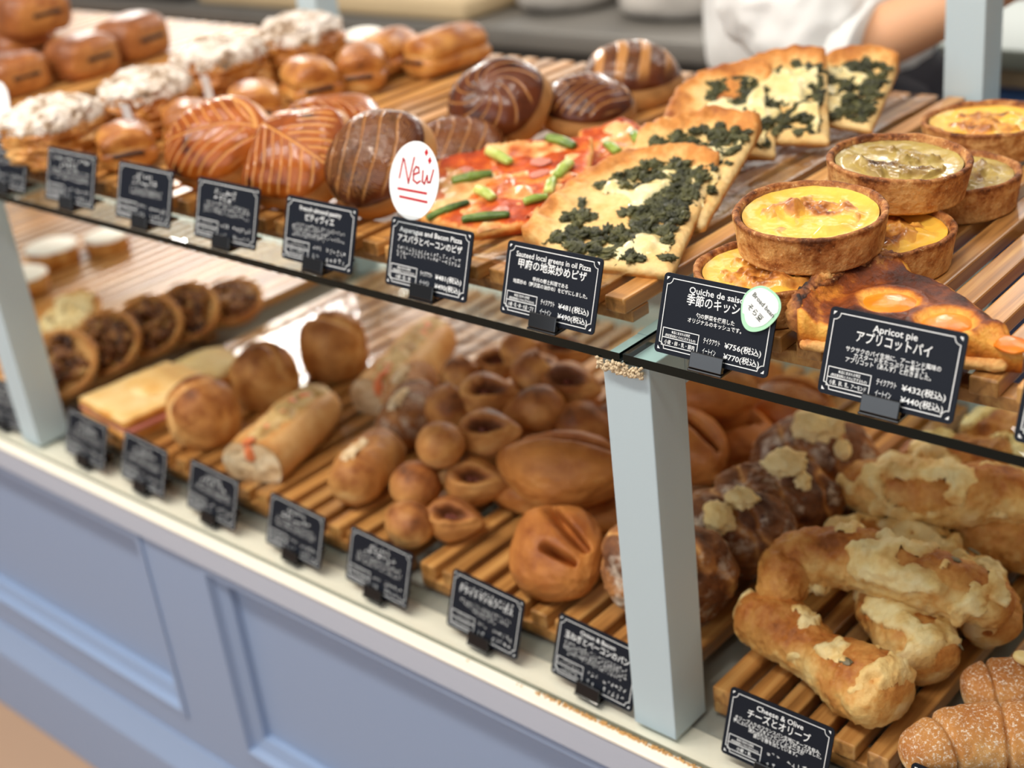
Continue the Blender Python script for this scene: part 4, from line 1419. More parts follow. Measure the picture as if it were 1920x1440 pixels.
def greens_pizza(label, corners, rot, rim, seed, base, nleaf=150, cheese=.02, hc=.006, lump=None):
    C = np.array(corners, float)
    o = C.mean(0)
    t = thing('greens_pizza_slice', label, 'pizza slice', (o[0], o[1], base), rot, 'greens pizza slices')
    A, T, z, cr, nb, de = slab(C - o, .009, rim, seed, .0024, .021)
    bake = np.clip(.12 + .80 * cr * (.7 + .8 * fbm(np.c_[A, 0 * z], 55, 3, seed)) + .22 * fbm(np.c_[A, 0 * z], 45, 3, seed + 3) + .1, 0, 1)
    build_slab(t, A, T, z, nb, M['pizza'], bake, 'crust')
    ok = (cr < .28) & (de > .006)
    A2, z2 = A[ok], z[ok]
    cl = fbm(np.c_[A2, 0 * z2], 36, 2, seed + 8)
    hot = cl > -.13
    if hot.sum() < 10:
        hot[:] = True
    p = leafbits(A2[hot], z2[hot], nleaf, seed, .0066)
    g = mk('greens', p[0], p[1], M['greens'], t, {'bake': p[2]})
    g['kind'] = 'stuff'
    m = np.minimum(fbm(np.c_[A, 0 * z] + .31, 30, 3, seed + 21) * .9 + cheese, smooth(.002, .014, de) * 1.2 - .25) - cr * .9 - .06
    if lump:
        m = np.maximum(m, .6 * np.exp(-((A[:, 0] - lump[0] + o[0]) ** 2 + (A[:, 1] - lump[1] + o[1]) ** 2) / .021 ** 2) + .2 * fbm(np.c_[A, 0 * z], 70, 2, seed) - .2)
    p = cheese_sheet(A, T, z, m, seed, hc)
    mk('melted_cheese', p[0], p[1], M['mozz'], t, {'bake': np.clip(.25 + .55 * fbm(p[0], 60, 3, seed + 2), 0, 1)})
    return rest(t, base)


def flat(pts):
    return [(p[0], p[1]) for p in pts]


# world outlines, front right corner first
greens_pizza('greens pizza slice nearest the front, with a big cheese lump at its tip', [(-.563, .079), (-.632, .250), (-.668, .253), (-.708, .225), (-.724, .170), (-.703, .076), (-.625, .066)], (D(7), D(2), 0), [1, 2, 3, 4], 3, UP, nleaf=300, cheese=-.04, hc=.008, lump=(-.604, .100))
greens_pizza('greens pizza slice tucked right behind the front one', [(-.590, .160), (-.634, .318), (-.684, .315), (-.724, .268), (-.690, .150)], (D(11), D(3), 0), [1, 2], 5, UP + .004, nleaf=130, cheese=.08)
WEDGE = [(0, 0), (-.065, .160), (-.102, .166), (-.142, .142), (-.156, .095), (-.140, .004), (-.062, -.008)]
wedge = lambda x, y, s=1.0, yaw=0.0: [(x + s * (p * math.cos(yaw) - q * math.sin(yaw)), y + s * (p * math.sin(yaw) + q * math.cos(yaw))) for p, q in WEDGE]
greens_pizza('greens pizza slice standing left in the rear pile', wedge(-.628, .326, .82, .17), (D(15), D(4), 0), [1, 2, 3, 4], 7, UP + .006, nleaf=150, cheese=.26, hc=.010)
greens_pizza('greens pizza slice in the middle of the rear pile', wedge(-.598, .366, .82, .15), (D(16), D(4), 0), [1, 2, 3, 4], 9, UP + .010, nleaf=150, cheese=.24, hc=.010)
greens_pizza('rearmost greens pizza slice with a golden corner at right', wedge(-.586, .418, .74, -.10), (D(12), D(3), 0), [1, 2, 3, 4], 12, UP + .008, nleaf=170, cheese=.14, hc=.007)


def tomato_pizza(label, corners, rot, rim, seed, base, asp, bacon, lumps):
    C = np.array(corners, float)
    o = C.mean(0)
    t = thing('asparagus_pizza_slice', label, 'pizza slice', (o[0], o[1], base), rot, 'asparagus pizza slices')
    A, T, z, cr, nb, de = slab(C - o, .010, rim, seed, .0024, .012, .005)
    n = fbm(np.c_[A, 0 * z], 60, 4, seed)
    z = z + .0022 * n
    bake = np.clip(.52 + .5 * n + .25 * cr - .75 * (de < .003), 0, 1)
    build_slab(t, A, T, z, nb, M['tomato'], bake, 'crust')
    zz = lambda x, y: z[np.argmin((A[:, 0] - x) ** 2 + (A[:, 1] - y) ** 2)]
    for i, (x0, y0, x1, y1, r, green) in enumerate(asp):
        a, b = np.array((x0, y0)) - o, np.array((x1, y1)) - o
        pa, pb = (*a, zz(*a) + r * .55), (*b, zz(*b) + r * .55)
        V, F, bk = tube([pa, tuple((np.array(pa) + np.array(pb)) / 2 + (0, 0, .001)), pb], [r, r * 1.05, r * .8], [r * .8, r * .8, r * .6], seed + i, 28, 18, .10, 3, .05, 6)
        mk('asparagus', V, F, M['asparagus'], t, {'bake': np.clip(green + .3 * (np.linspace(0, 1, len(V))) + .15 * fbm(V, 90, 2, i), 0, 1)})
    for i, (x, y, s) in enumerate(bacon):
        q = np.array((x, y)) - o
        V, F, bk = blob(.0095 * s, .0065 * s, .0022, 70 + i, .35, 2.2, 3)
        V, F, bk = move((V, F, bk), (*q, zz(*q) - .0003), (0, 0, i * 2.1))
        mk('bacon', V, F, M['bacon'], t)
    m = np.minimum(fbm(np.c_[A, 0 * z] + .17, 38, 3, seed + 21) * .9 - .10, smooth(.002, .012, de) - .25)
    for x, y, s in lumps:
        m = np.maximum(m, .42 * np.exp(-((A[:, 0] - x + o[0]) ** 2 + (A[:, 1] - y + o[1]) ** 2) / (.011 * s) ** 2) + .22 * fbm(np.c_[A, 0 * z], 90, 2, seed) - .16)
    p = cheese_sheet(A, T, z, m, seed, .0038)
    mk('melted_cheese', p[0], p[1], M['pinkcheese'], t, {'bake': np.clip(.35 + .8 * fbm(p[0], 65, 3, seed + 2), 0, 1)})
    return rest(t, base)


tomato_pizza('tomato pizza slice with green asparagus behind the New sign', [(-.716, .112), (-.737, .205), (-.775, .262), (-.866, .222), (-.886, .172), (-.832, .086), (-.757, .078)], (D(6), D(0), 0), [2, 3], 21, UP,
             [(-.838, .140, -.812, .166, .0052, .55), (-.852, .205, -.812, .190, .0055, .0), (-.812, .242, -.778, .240, .0050, .5), (-.757, .206, -.750, .178, .0056, .15), (-.806, .138, -.778, .128, .0050, .0), (-.738, .152, -.752, .176, .0046, .05), (-.815, .082, -.796, .117, .0042, .75), (-.777, .086, -.742, .108, .0044, .65), (-.745, .128, -.733, .146, .0044, .35)],
             [(-.790, .205, 1.2), (-.757, .112, 1.1), (-.775, .185, 1.0), (-.846, .168, .9)],
             [(-.765, .150, 1.3), (-.785, .105, 1.0), (-.745, .088, 1.2), (-.822, .112, .9), (-.800, .165, .9), (-.835, .195, .8), (-.770, .225, .9), (-.742, .165, .9)])
tomato_pizza('asparagus pizza slice showing behind the front tomato one', [(-.722, .235), (-.735, .300), (-.790, .330), (-.815, .290), (-.770, .225)], (D(8), 0, 0), [1, 2], 25, UP + .002,
             [(-.748, .262, -.772, .275, .0048, .4), (-.742, .285, -.760, .300, .0046, .5)], [(-.757, .275, 1.0)], [(-.750, .248, 1.1), (-.775, .290, 1.0), (-.765, .262, .9)])


# --- quiches
def quiche(label, x, y, z, rot, seed, green=False, R=.052, h=.027):
    t = thing('quiche', label, 'quiche', (x, y, z), rot, 'round quiches')
    r0 = R * .93
    prof = [(.001, 0), (r0 * .6, 0), (r0 - .002, 0), (r0, .0012)]
    for k in range(1, 23):
        prof.append((r0 + (R - r0) * k / 22, h * k / 22))
    prof += [(R - .0012, h + .0011), (R - .0030, h + .0012), (R - .0046, h - .0002), (R - .0056, h - .004), (R - .0068, h - .010)]
    V, F = lathe(prof, 300)
    n3 = .5 * fbm(V, 75, 3, seed) + .75 * billow(V * (1, 1, .8), 135, 2, seed + 9)
    rad = np.linalg.norm(V[:, :2], axis=1)
    out = smooth(r0 * .7, r0, rad)
    V[:, :2] *= (1 + out * (.016 * n3 + .018 * fbm(V, 16, 2, seed + 2)))[:, None]
    V[:, 2] += smooth(h * .55, h, V[:, 2]) * (.0016 * fbm(V, 60, 3, seed + 5) + .0014 * fbm(V, 22, 2, seed + 6))
    bake = np.clip(.36 + .45 * fbm(V, 40, 3, seed + 1) - .22 * n3 + .42 * smooth(h * .82, h, V[:, 2]), 0, 1)
    mk('pastry_shell', V, F, M['tart'], t, {'bake': bake})
    rf = R - .0062

    def zf(X, Y):
        P = np.stack([X, Y, 0 * X], 1)
        r = np.sqrt(X * X + Y * Y) / rf
        lump = smooth(-.05, .45, fbm(P + seed, 42, 2, seed + 11)) * smooth(.95, .55, r)
        return h - .0062 + .0035 * r ** 6 + .0062 * lump + .0011 * fbm(P, 120, 3, seed)
    V, F = disc_top(zf, rf, 56, 170)
    r = np.linalg.norm(V[:, :2], axis=1) / rf
    lump = smooth(-.05, .45, fbm(np.c_[V[:, :2], 0 * r] + seed, 42, 2, seed + 11)) * smooth(.95, .55, r)
    fb = np.clip(.12 + .30 * fbm(V, 48, 3, seed + 7) + .50 * lump * (.6 + .6 * fbm(V, 110, 3, seed + 8)) + .30 * smooth(.92, 1.0, r) * (fbm(V, 40, 2, seed) > 0), 0, 1)
    mk('custard', V, F, M['greencustard'] if green else M['custard'], t, {'bake': fb})
    N = np.zeros_like(V)
    N[:, 2] = 1
    m = np.minimum(fbm(np.c_[V[:, :2], 0 * r] + seed * .7, 40, 3, seed + 31) * 1.0 + .30 * (1 - r) + (.10 if green else -.05), smooth(.90, .52, r) - .3)
    p = skin_patch(V, F, m, N, .0004 + .0066 * np.clip(.10 + .9 * billow(V, 58, 3, seed + 4), 0, 1.2))
    mk('browned_topping', p[0], p[1], M['greencustard'] if green else M['brownedcheese'], t, {'bake': np.clip((.56 + .85 * fbm(p[0], 75, 3, seed + 6)) * smooth(.0, .22, m[p[2]]), 0, 1)})
    return rest(t, z)


quiche('front bottom quiche behind its price card, half under another quiche', -.480, .080, UP, (0, 0, .4), 3)
quiche('yellow quiche stacked across the front ones, nearest full view', -.470, .116, UP + .0270, (D(3), D(-2.5), 1.3), 6)
quiche('low quiche almost hidden under the two upper quiches', -.447, .172, UP, (0, 0, 2.2), 9)
quiche('greenish quiche on top, right behind the yellow upper one', -.468, .236, UP + .0270, (D(2.5), D(3), .8), 12, True)
quiche('quiche under the right side of the greenish one', -.457, .304, UP, (0, 0, 1.7), 15, True)
quiche('rearmost quiche in front of the right back post', -.489, .435, UP + .002, (0, 0, 2.9), 18)


# --- apricot pie: a wedge with apricot halves and a scorched pastry rim
ap_o = np.array((-.385, .066))
apc = [(-.291, .055), (-.330, .092), (-.378, .125), (-.400, .128), (-.416, .146), (-.430, .118), (-.440, .080), (-.436, .040), (-.424, .022), (-.360, .036)]
t = thing('apricot_pie_slice', 'wedge of apricot pie with glazed apricots and a scorched rim', 'pie slice', (ap_o[0], ap_o[1], UP))
A, T, z, cr, nb, de = slab(np.array(apc) - ap_o, .0195, [4, 5, 6, 7], 5, .0024, .011, .007)
APR = np.array([(-.3875, .0705), (-.3425, .0580), (-.3005, .0570)]) - ap_o
da = np.min([np.linalg.norm(A - q, axis=1) for q in APR], axis=0)
nn = fbm(np.c_[A, 0 * z], 50, 3, 6)
z = z + .0030 * nn * (cr < .5) - .003 * np.exp(-(da / .014) ** 2) + .0040 * np.exp(-((da - .022) / .006) ** 2)
bake = np.clip(.10 + .80 * smooth(.0165, .024, da) * (.75 + .95 * nn) - .25 * smooth(.05, .2, cr) * (1 - cr), 0, 1)
bake = np.where(de < .0030, .05, bake)
build_slab(t, A, T, z, nb, M['burnt'], bake, 'almond_custard')
rimline = [(*(np.array(p) - ap_o), .0) for p in [(-.414, .143), (-.428, .116), (-.438, .082), (-.435, .044), (-.427, .026)]]
V, F, b = tube([(x, y, .017) for x, y, _ in rimline], .0075, [.0085, .012, .0125, .012, .010], 4, 90, 30, .32, 5, .12, 6)
mk('pastry_rim', V, F, M['charred'], t, {'bake': np.clip(.42 + .75 * fbm(V, 55, 3, 2) + .25 * smooth(.015, .028, V[:, 2]), 0, 1)})['label'] = 'blistered pastry rim with scorched spots'
V, F, b = tube([(*(np.array((-.424, .024)) - ap_o), .004), (*(np.array((-.36, .037)) - ap_o), .004), (*(np.array((-.300, .053)) - ap_o), .004)], .006, .004, 7, 60, 20, .3, 4, .1, 8)
mk('bottom_crust', V, F, M['charred'], t, {'bake': np.clip(b * .5, 0, 1)})
for i, (q, r) in enumerate(zip(APR, (.0200, .0185, .0120))):
    V, F, b = blob(r, r * .84, r * .22, 40 + i, .06, 2, 5, 2.0, .5, .01)
    k = np.argmin(np.linalg.norm(A - q, axis=1))
    mk('apricot', *move((V, F), (*q, z[k] - .0005), (0, 0, .5 + i))[:2], M['apricot'], t, {'bake': np.clip(.3 + .4 * fbm(V, 60, 3, i), 0, 1)})
rest(t, UP)

# ------------------------------------------------------------------ baked goods on the counter
def icing_tart(label, x, y, R, seed):
    t = thing('white_topped_cake', label, 'cake', (x, y, LO), (0, 0, seed), 'white topped cakes')
    V, F = lathe([(.001, 0), (R * .90, 0), (R * .95, .002), (R, R * .62), (R * .96, R * .70), (R * .5, R * .74), (.001, R * .76)], 64)
    mk('cake', V, F, M['golden'], t, {'bake': np.clip(.4 + .4 * fbm(V, 40, 3, seed), 0, 1)})
    V, F = disc_top(lambda X, Y: R * .70 + R * .24 * np.sqrt(np.clip(1 - (X * X + Y * Y) / (R * 1.005) ** 2, 0, 1)) + .0015 * fbm(np.stack([X, Y, 0 * X], 1), 60, 2, seed), R * 1.0, 16, 64)
    mk('icing', V, F, M['icing'], t)


icing_tart('white topped cake left of the other one on the far left slats', -1.972, .345, .042, 1)
icing_tart('white topped cake right behind the other, just under the shelf edge', -1.940, .424, .036, 2)
icing_tart('white topped cake half hidden by the far post', -1.905, .250, .040, 3)


def onion_tart(label, x, y, z, rot, seed, R=.046, pale=False):
    t = thing('onion_tart', label, 'bread', (x, y, z), rot, 'round onion tarts')
    V, F = lathe([(.001, 0), (R * .7, 0), (R * .92, .004), (R, .013), (R * .99, .019), (R * .93, .0215), (R * .86, .019), (R * .80, .012), (R * .4, .010), (.001, .010)], 90)
    n3 = fbm(V, 45, 3, seed)
    V = V * (1 + .05 * n3)[:, None]
    mk('bread_shell', V, F, M['bun'], t, {'bake': np.clip(.25 + .4 * n3 + .3 * (V[:, 2] > .014), 0, 1)})
    rs = np.random.default_rng(seed)
    out = []
    for i in range(46):
        a, q = rs.uniform(0, 6.28), R * .76 * math.sqrt(rs.uniform(0, 1))
        V, F, b = blob(rs.uniform(.006, .013), rs.uniform(.004, .008), rs.uniform(.003, .007), seed * 60 + i, .55, 2.4, 3, 2.0, .7, .15)
        out.append(move((V, F, np.clip((b if not pale else b * .4) + rs.uniform(-.25, .3) * (not pale), 0, 1)), (q * math.cos(a), q * math.sin(a), .012 + .006 * (1 - q / R)), (rs.uniform(-.5, .5), rs.uniform(-.5, .5), rs.uniform(0, 6))))
    p = join(out)
    mk('onion_filling', p[0], p[1], M['onion'] if not pale else M['salad'], t, {'bake': p[2]})
    return rest(t, z)


onion_tart('round onion tart nearest the front, its rim facing out', -1.535, .092, LO, (D(38), D(8), D(30)), 1, .050)
onion_tart('second round onion tart from the front', -1.540, .165, LO, (D(42), D(8), D(30)), 2)
onion_tart('third round onion tart from the front', -1.536, .228, LO, (D(40), D(8), D(34)), 3)
onion_tart('fourth round onion tart from the front', -1.530, .285, LO, (D(36), D(8), D(30)), 4)
onion_tart('rearmost round onion tart, lying flatter than the rest', -1.520, .350, LO, (D(18), D(4), D(30)), 5)
onion_tart('pale yellow topped tart behind the far post', -1.690, .200, LO, (D(22), 0, D(20)), 6, .050, True)

# --- toasted sandwich
t = thing('toasted_sandwich', 'square toasted sandwich on the slats left of the round rolls', 'sandwich', (-1.378, .108, LO), (0, 0, D(-6)))


def slice_(z0, th, seed, s=1.0):
    V, F = box((-.058 * s, -.064 * s, z0), (.058 * s, .064 * s, z0 + th), .006)
    bm = bmesh.new()
    vs = [bm.verts.new(v) for v in V]
    for f in F:
        bm.faces.new([vs[i] for i in f])
    bmesh.ops.subdivide_edges(bm, edges=bm.edges[:], cuts=9, use_grid_fill=True)
    V = np.array([v.co[:] for v in bm.verts])
    for i, v in enumerate(bm.verts):
        v.index = i
    F = [[v.index for v in f.verts] for f in bm.faces]
    bm.free()
    V = V + .0016 * np.stack([fbm(V, 40, 2, seed + k) for k in range(3)], 1)
    e = np.maximum(np.abs(V[:, 0]) / (.058 * s), np.abs(V[:, 1]) / (.064 * s))
    return V, F, np.clip(.25 + .45 * smooth(.80, .98, e) * (V[:, 2] < z0 + th * .9) + .35 * fbm(V, 30, 3, seed), 0, 1)


p = slice_(0, .0125, 1)
mk('bottom_slice', p[0], p[1], M['toast'], t, {'bake': p[2]})
V, F = box((-.060, -.062, .0118), (.060, .062, .0172), .002)
mk('ham_layer', V, F, M['bacon'], t)
p = slice_(.0168, .0125, 4, .99)
mk('top_slice', p[0], p[1], M['toast'], t, {'bake': p[2]})
V, F, b = blob(.050, .038, .006, 9, .25, 2, 4, 2.4, .3, .04)
mk('melted_cheese', *move((V, F), (.004, .024, .0285))[:2], M['toast'], t, {'bake': np.clip(b * .7 - .05, 0, 1)})
t2 = thing('toasted_sandwich', 'pale cheese topped toast behind the square sandwich', 'sandwich', (-1.392, .205, LO), (0, 0, D(-4)))
p = slice_(0, .013, 7, .8)
mk('bottom_slice', p[0], p[1], M['toast'], t2, {'bake': p[2]})
V, F, b = blob(.042, .044, .008, 10, .2, 2, 4, 2.6, .3, .04)
mk('melted_cheese', *move((V, F), (0, 0, .0125))[:2], M['cheese'], t2, {'bake': np.clip(b * .5, 0, 1)})


# --- round rolls with a pinched seam
def roll(label, x, y, R, h, seed, rz=0):
    V, F, b = blob(R, R * .95, h * .60, seed, .08, 1.8, 5, 2.2, .60, .015)
    a = np.arctan2(V[:, 1], V[:, 0])
    seam = np.exp(-((V[:, 0] * math.cos(seed) + V[:, 1] * math.sin(seed) + .010 * np.sin(V[:, 2] * 90)) / .005) ** 2) * smooth(h * .25, h * .7, V[:, 2])
    V[:, :2] *= (1 - .10 * seam)[:, None]
    V[:, 2] -= .006 * seam
    return tag(mk('round_roll', V, F, M['bun'], None, {'bake': np.clip(b * 1.15 - .60 * seam, 0, 1)}, loc=(x, y, LO), rot=(0, 0, rz)), label, 'bread roll', 'round brown rolls')


roll('round brown roll nearest the front with a pale seam', -1.255, .102, .042, .078, 3)
roll('round brown roll in the middle, behind the seamed one', -1.262, .200, .041, .078, 5)
roll('rearmost tall round brown roll beside the rear baguette', -1.250, .300, .043, .080, 8)


# --- half baguettes with a creamy, orange dotted filling
def baguette(label, p0, p1, r, seed, dots):
    p0, p1 = np.array(p0), np.array(p1)
    t = thing('filled_baguette', label, 'sandwich', (*((p0 + p1) / 2), LO), group='filled half baguettes')
    h = (p1 - p0) / 2
    L = np.linalg.norm(h)
    yaw = math.atan2(h[1], h[0])
    t.rotation_euler.z = yaw
    n, m = 60, 40
    xs = np.linspace(-L, L, n)
    prof = np.sqrt(np.clip(1 - np.clip((xs + .2 * L) / (1.2 * L), 0, 1) ** 4, .02, 1))
    a = np.linspace(0, 2 * np.pi, m, endpoint=False)
    cy, cz = np.cos(a), np.sin(a)
    cz = np.where(cz < -.55, -.55 + (cz + .55) * .2, cz)
    slot = np.exp(-((a - np.pi / 2) / .38) ** 2)
    rr = r * (1 - .34 * slot)
    V = np.stack([np.repeat(xs, m), (prof[:, None] * rr * cy).ravel() * 1.12, (prof[:, None] * rr * cz * .96).ravel() + r * .62], 1)
    V += (.0022 * fbm(V, 40, 3, seed))[:, None] * np.array([0, 1, 1])
    F = [[i * m + j, (i + 1) * m + j, (i + 1) * m + (j + 1) % m, i * m + (j + 1) % m] for i in range(n - 1) for j in range(m)]
    F.append([(n - 1) * m + j for j in range(m)])
    bake = np.clip(.20 + .20 * np.tile(cz, n) + .3 * fbm(V, 28, 3, seed), 0, 1)
    mk('crust', V, F, M['bun'], t, {'bake': bake})
    ring_ = V[:m]
    c0 = ring_.mean(0)
    VV, FF = [], []
    K = 12
    for k in range(K + 1):
        q = c0 + (ring_ - c0) * (1 - k / K * .98)
        q[:, 0] += -.0012 + .0022 * fbm(q, 120, 3, seed)
        VV.append(q)
    FF = [[k * m + j, k * m + (j + 1) % m, (k + 1) * m + (j + 1) % m, (k + 1) * m + j] for k in range(K) for j in range(m)]
    VV = np.concatenate(VV)
    mk('cut_face', VV, FF, M['crumbface'], t, {'bake': np.clip(.4 + .6 * fbm(VV, 90, 3, seed), 0, 1)})['label'] = 'pale cut bread crumb'
    V, F, b = tube([(-L * .97, 0, r * 1.10), (0, 0, r * 1.18), (L * .86, 0, r * 1.05)], r * .60, r * .36, seed + 2, 70, 24, .35, 5, .12, 6)
    mk('creamy_filling', V, F, M['salad'], t, {'bake': b})
    rs = np.random.default_rng(seed)
    for i in range(dots):
        x = -L * .9 + 1.7 * L * i / dots + rs.uniform(-.006, .006)
        V, F, b = blob(rs.uniform(.007, .012), rs.uniform(.004, .006), .003, seed * 10 + i, .6, 2.4, 3)
        mk('orange_strip', *move((V, F), (x, rs.uniform(-.005, .005), r * 1.38), (rs.uniform(-.3, .3), rs.uniform(-.3, .3), rs.uniform(-.8, .8)))[:2], M['salmon'], t)
    V, F, b = blob(.004, .006, .014, seed + 40, .3, 2.4, 3)
    mk('orange_strip', *move((V, F), (-L - .001, .0, r * .78))[:2], M['salmon'], t)
    return t


baguette('filled half baguette nearest the front, its cut end facing out', (-1.124, .066), (-1.172, .218), .033, 3, 5)
baguette('filled half baguette further back beside the tall roll', (-1.112, .246), (-1.186, .425), .033, 5, 6)


# --- small torn rolls
def torn_roll(label, p0, p1, r, seed, mat):
    p0, p1 = np.array(p0), np.array(p1)
    t = thing('torn_roll', label, 'bread roll', (*((p0 + p1) / 2), LO), group='torn bacon rolls')
    h = (p1 - p0) / 2
    V, F, b = tube([(-h[0], -h[1], r), (0, 0, r * 1.08), (h[0], h[1], r)], r, r * .95, seed, 60, 36, .10, 2.4, .03, 2.0)
    mk('roll', V, F, M[mat], t, {'bake': b})
    N = np.zeros_like(V)
    N[:, 2] = 1
    ln = np.linalg.norm(h)
    q = (V[:, 0] * h[0] + V[:, 1] * h[1]) / ln
    c = (V[:, 0] * h[1] - V[:, 1] * h[0]) / ln
    m = .45 - (np.abs(c + .003) / .010) ** 2 * .4 - (np.abs(q + .3 * ln) / (.45 * ln)) ** 4 * .4 + .55 * fbm(V, 70, 3, seed + 5)
    m = np.where(V[:, 2] > r * 1.3, m, -1)
    p = skin_patch(V, F, m, N, .001 + .003 * np.clip(.5 + .7 * billow(V, 110, 3, seed), 0, 1))
    mk('torn_crumb', p[0], p[1], M['crumbface'], t, {'bake': np.clip(.35 + .6 * fbm(p[0], 110, 3, seed), 0, 1)})['label'] = 'pale torn crumb'
    return t


torn_roll('small roll torn open on top, right of the cut baguette', (-.980, .070), (-1.012, .165), .029, 3, 'bun')
torn_roll('dark roll behind the small torn one', (-1.020, .180), (-1.062, .268), .029, 4, 'rustic')
torn_roll('pale floury roll end beside the rear baguette', (-1.075, .235), (-1.105, .310), .026, 5, 'floury')


# --- bacon rolls: buds of dough around a hole showing bacon
def bud(pos, yaw, pitch, s, seed, hole=True):
    U_, F = ico(5)
    V = U_.copy()
    tip = np.clip(V[:, 0], 0, 1)
    k = 1 - .42 * tip ** 1.6
    V[:, 1] *= k
    V[:, 2] *= k
    V[:, 0] += .30 * tip ** 2
    V *= (1 + .05 * fbm(U_ + seed, 1.7, 3, seed))[:, None]
    b = np.clip(.46 + .34 * U_[:, 2] + .42 * fbm(U_ + seed, 1.6, 3, seed + 3), 0, 1)
    if hole:
        d = np.array((.15, -.60, .78))
        d /= np.linalg.norm(d)
        e1 = np.array((.95, .2, 0)) - d * (np.array((.95, .2, 0)) @ d)
        e1 /= np.linalg.norm(e1)
        e2 = np.cross(d, e1)
        q = np.sqrt((U_ @ e1 / .66) ** 2 + (U_ @ e2 / .42) ** 2) + .16 * fbm(U_ + seed, 4, 2, seed + 6)
        g = smooth(1.0, .55, q) * (U_ @ d > 0)
        V = V * (1 - .72 * g)[:, None]
        lip = np.exp(-((q - 1.12) / .16) ** 2) * (U_ @ d > 0)
        V *= (1 + .07 * lip)[:, None]
        b = np.clip(b - .12 * lip + .9 * g, 0, 1.3)  # shade inside the hole put into the bake colour, lip paler
    V = V * (.027 * s, .0235 * s, .0225 * s)
    return move((V, F, b), pos, (0, pitch, yaw))


def bacon_roll(label, buds, seed):
    c = np.mean([b[0] for b in buds], axis=0)
    t = thing('bacon_roll', label, 'bread', tuple(c), group='piled bacon rolls')
    for i, (pos, yaw, pitch, s, hole) in enumerate(buds):
        q = np.array(pos) - c
        p = bud(q, yaw, pitch, s, seed * 7 + i, hole)
        mk('bud', p[0], p[1], M['epi'], t, {'bake': p[2]})
        if hole:
            d = np.array(Euler((0, pitch, yaw)).to_matrix()) @ np.array((.15, -.60, .78))
            W = []
            for w in range(3):
                V, F, b = blob(.0085 * s, .0035 * s, .0016, seed * 7 + i + w, .6, 3, 3, 2.0, .8, .3)
                W.append(move((V, F), tuple(q + d * .0062 * s + (.004 * (w - 1), .002 * (w - 1), -.001)), (.6, .3 * (w - 1), yaw + .5 * (w - 1))))
            p = join(W)
            mk('bacon', p[0], p[1], M['holefill'], t)
    return t


bacon_roll('front bacon roll lying on the slats with a small slit', [((-.886, .068, .050), 2.9, 0, 1.02, False), ((-.858, .098, .048), .3, .0, 1.0, True)], 1)
bacon_roll('bacon roll right behind the front one, pointing right', [((-.922, .115, .058), 2.2, 0, 1.10, False), ((-.878, .152, .056), .35, .0, 1.12, True)], 2)
bacon_roll('bacon roll lying on top in the middle of the pile', [((-.903, .138, .098), 2.6, .3, 1.05, False), ((-.886, .186, .093), .4, -.1, 1.10, True)], 3)
bacon_roll('single bacon bud at the right foot of the pile', [((-.856, .214, .060), .45, 0, 1.10, True), ((-.872, .252, .056), 2.6, 0, 1.0, False)], 4)
bacon_roll('bacon roll at the left of the pile with two open holes', [((-.966, .216, .088), 2.6, 0, 1.12, True), ((-.935, .240, .098), .5, 0, 1.12, True)], 5)
bacon_roll('rear left bacon roll of the pile', [((-1.030, .300, .075), 2.7, 0, .95, True), ((-1.010, .336, .075), .6, 0, .95, True)], 6)
bacon_roll('smooth pointed bacon roll at the right of the pile', [((-.876, .254, .090), 3.5, .2, 1.15, False), ((-.832, .272, .076), .2, .1, 1.12, False)], 7)
bacon_roll('upper right bacon roll with two holes close to the post', [((-.915, .298, .104), 2.4, 0, 1.12, True), ((-.872, .303, .098), .2, 0, 1.12, True)], 8)
bacon_roll('rearmost bacon roll under the shelf edge', [((-.974, .342, .100), 2.6, 0, 1.0, True), ((-.936, .366, .095), .5, 0, 1.0, True)], 9)
for i, (x, y, lab) in enumerate([(-.945, .250, 'bacon roll underneath the left side of the pile'), (-.895, .235, 'bacon roll underneath the middle of the pile'), (-.930, .330, 'bacon roll underneath the rear of the pile'), (-.855, .310, 'bacon roll underneath the right rear of the pile')]):
    bacon_roll(lab, [((x - .018, y, .050), 2.8, 0, 1.1, False), ((x + .022, y + .012, .050), .3, 0, 1.1, i % 2 == 0)], 20 + i)


# --- fougasse: leaf shaped flat loaves with cuts
def fougasse(label, x, y, z, rot, rx, ry, rz, seed, cuts, lift=None):
    U_, F = ico(6)
    V = U_.copy()
    tp = np.abs(V[:, 0])
    V[:, 1] *= (1 - .38 * tp ** 2.2)
    V *= (1 + .07 * fbm(U_ + seed, 1.8, 3, seed) + .015 * fbm(U_, 7, 2, seed))[:, None]
    cut = np.zeros(len(V))
    for (cx, cy, ang, ln, w) in cuts:
        c, s = math.cos(ang), math.sin(ang)
        u, v = (V[:, 0] - cx) * c + (V[:, 1] - cy) * s, -(V[:, 0] - cx) * s + (V[:, 1] - cy) * c
        cut = np.maximum(cut, np.exp(-(v / w) ** 2) * smooth(ln * 1.15, ln * .75, np.abs(u)))
    up_ = smooth(.0, .35, V[:, 2])
    V[:, 2] -= 1.05 * cut * up_
    z_ = np.where(V[:, 2] < -.5, -.5 + (V[:, 2] + .5) * .15, V[:, 2])
    V = np.stack([V[:, 0] * rx, V[:, 1] * ry, (z_ + .57) * rz], 1)
    b = np.clip(.45 + .28 * U_[:, 2] + .32 * fbm(U_ + seed, 1.8, 3, seed + 4) - .25 * cut * up_, 0, 1)
    o = mk('fougasse', V, F, M['fougasse'], None, {'bake': b}, loc=(x, y, z), rot=rot)
    tag(o, label, 'bread', 'tomato fougasses')
    return rest(o, z)


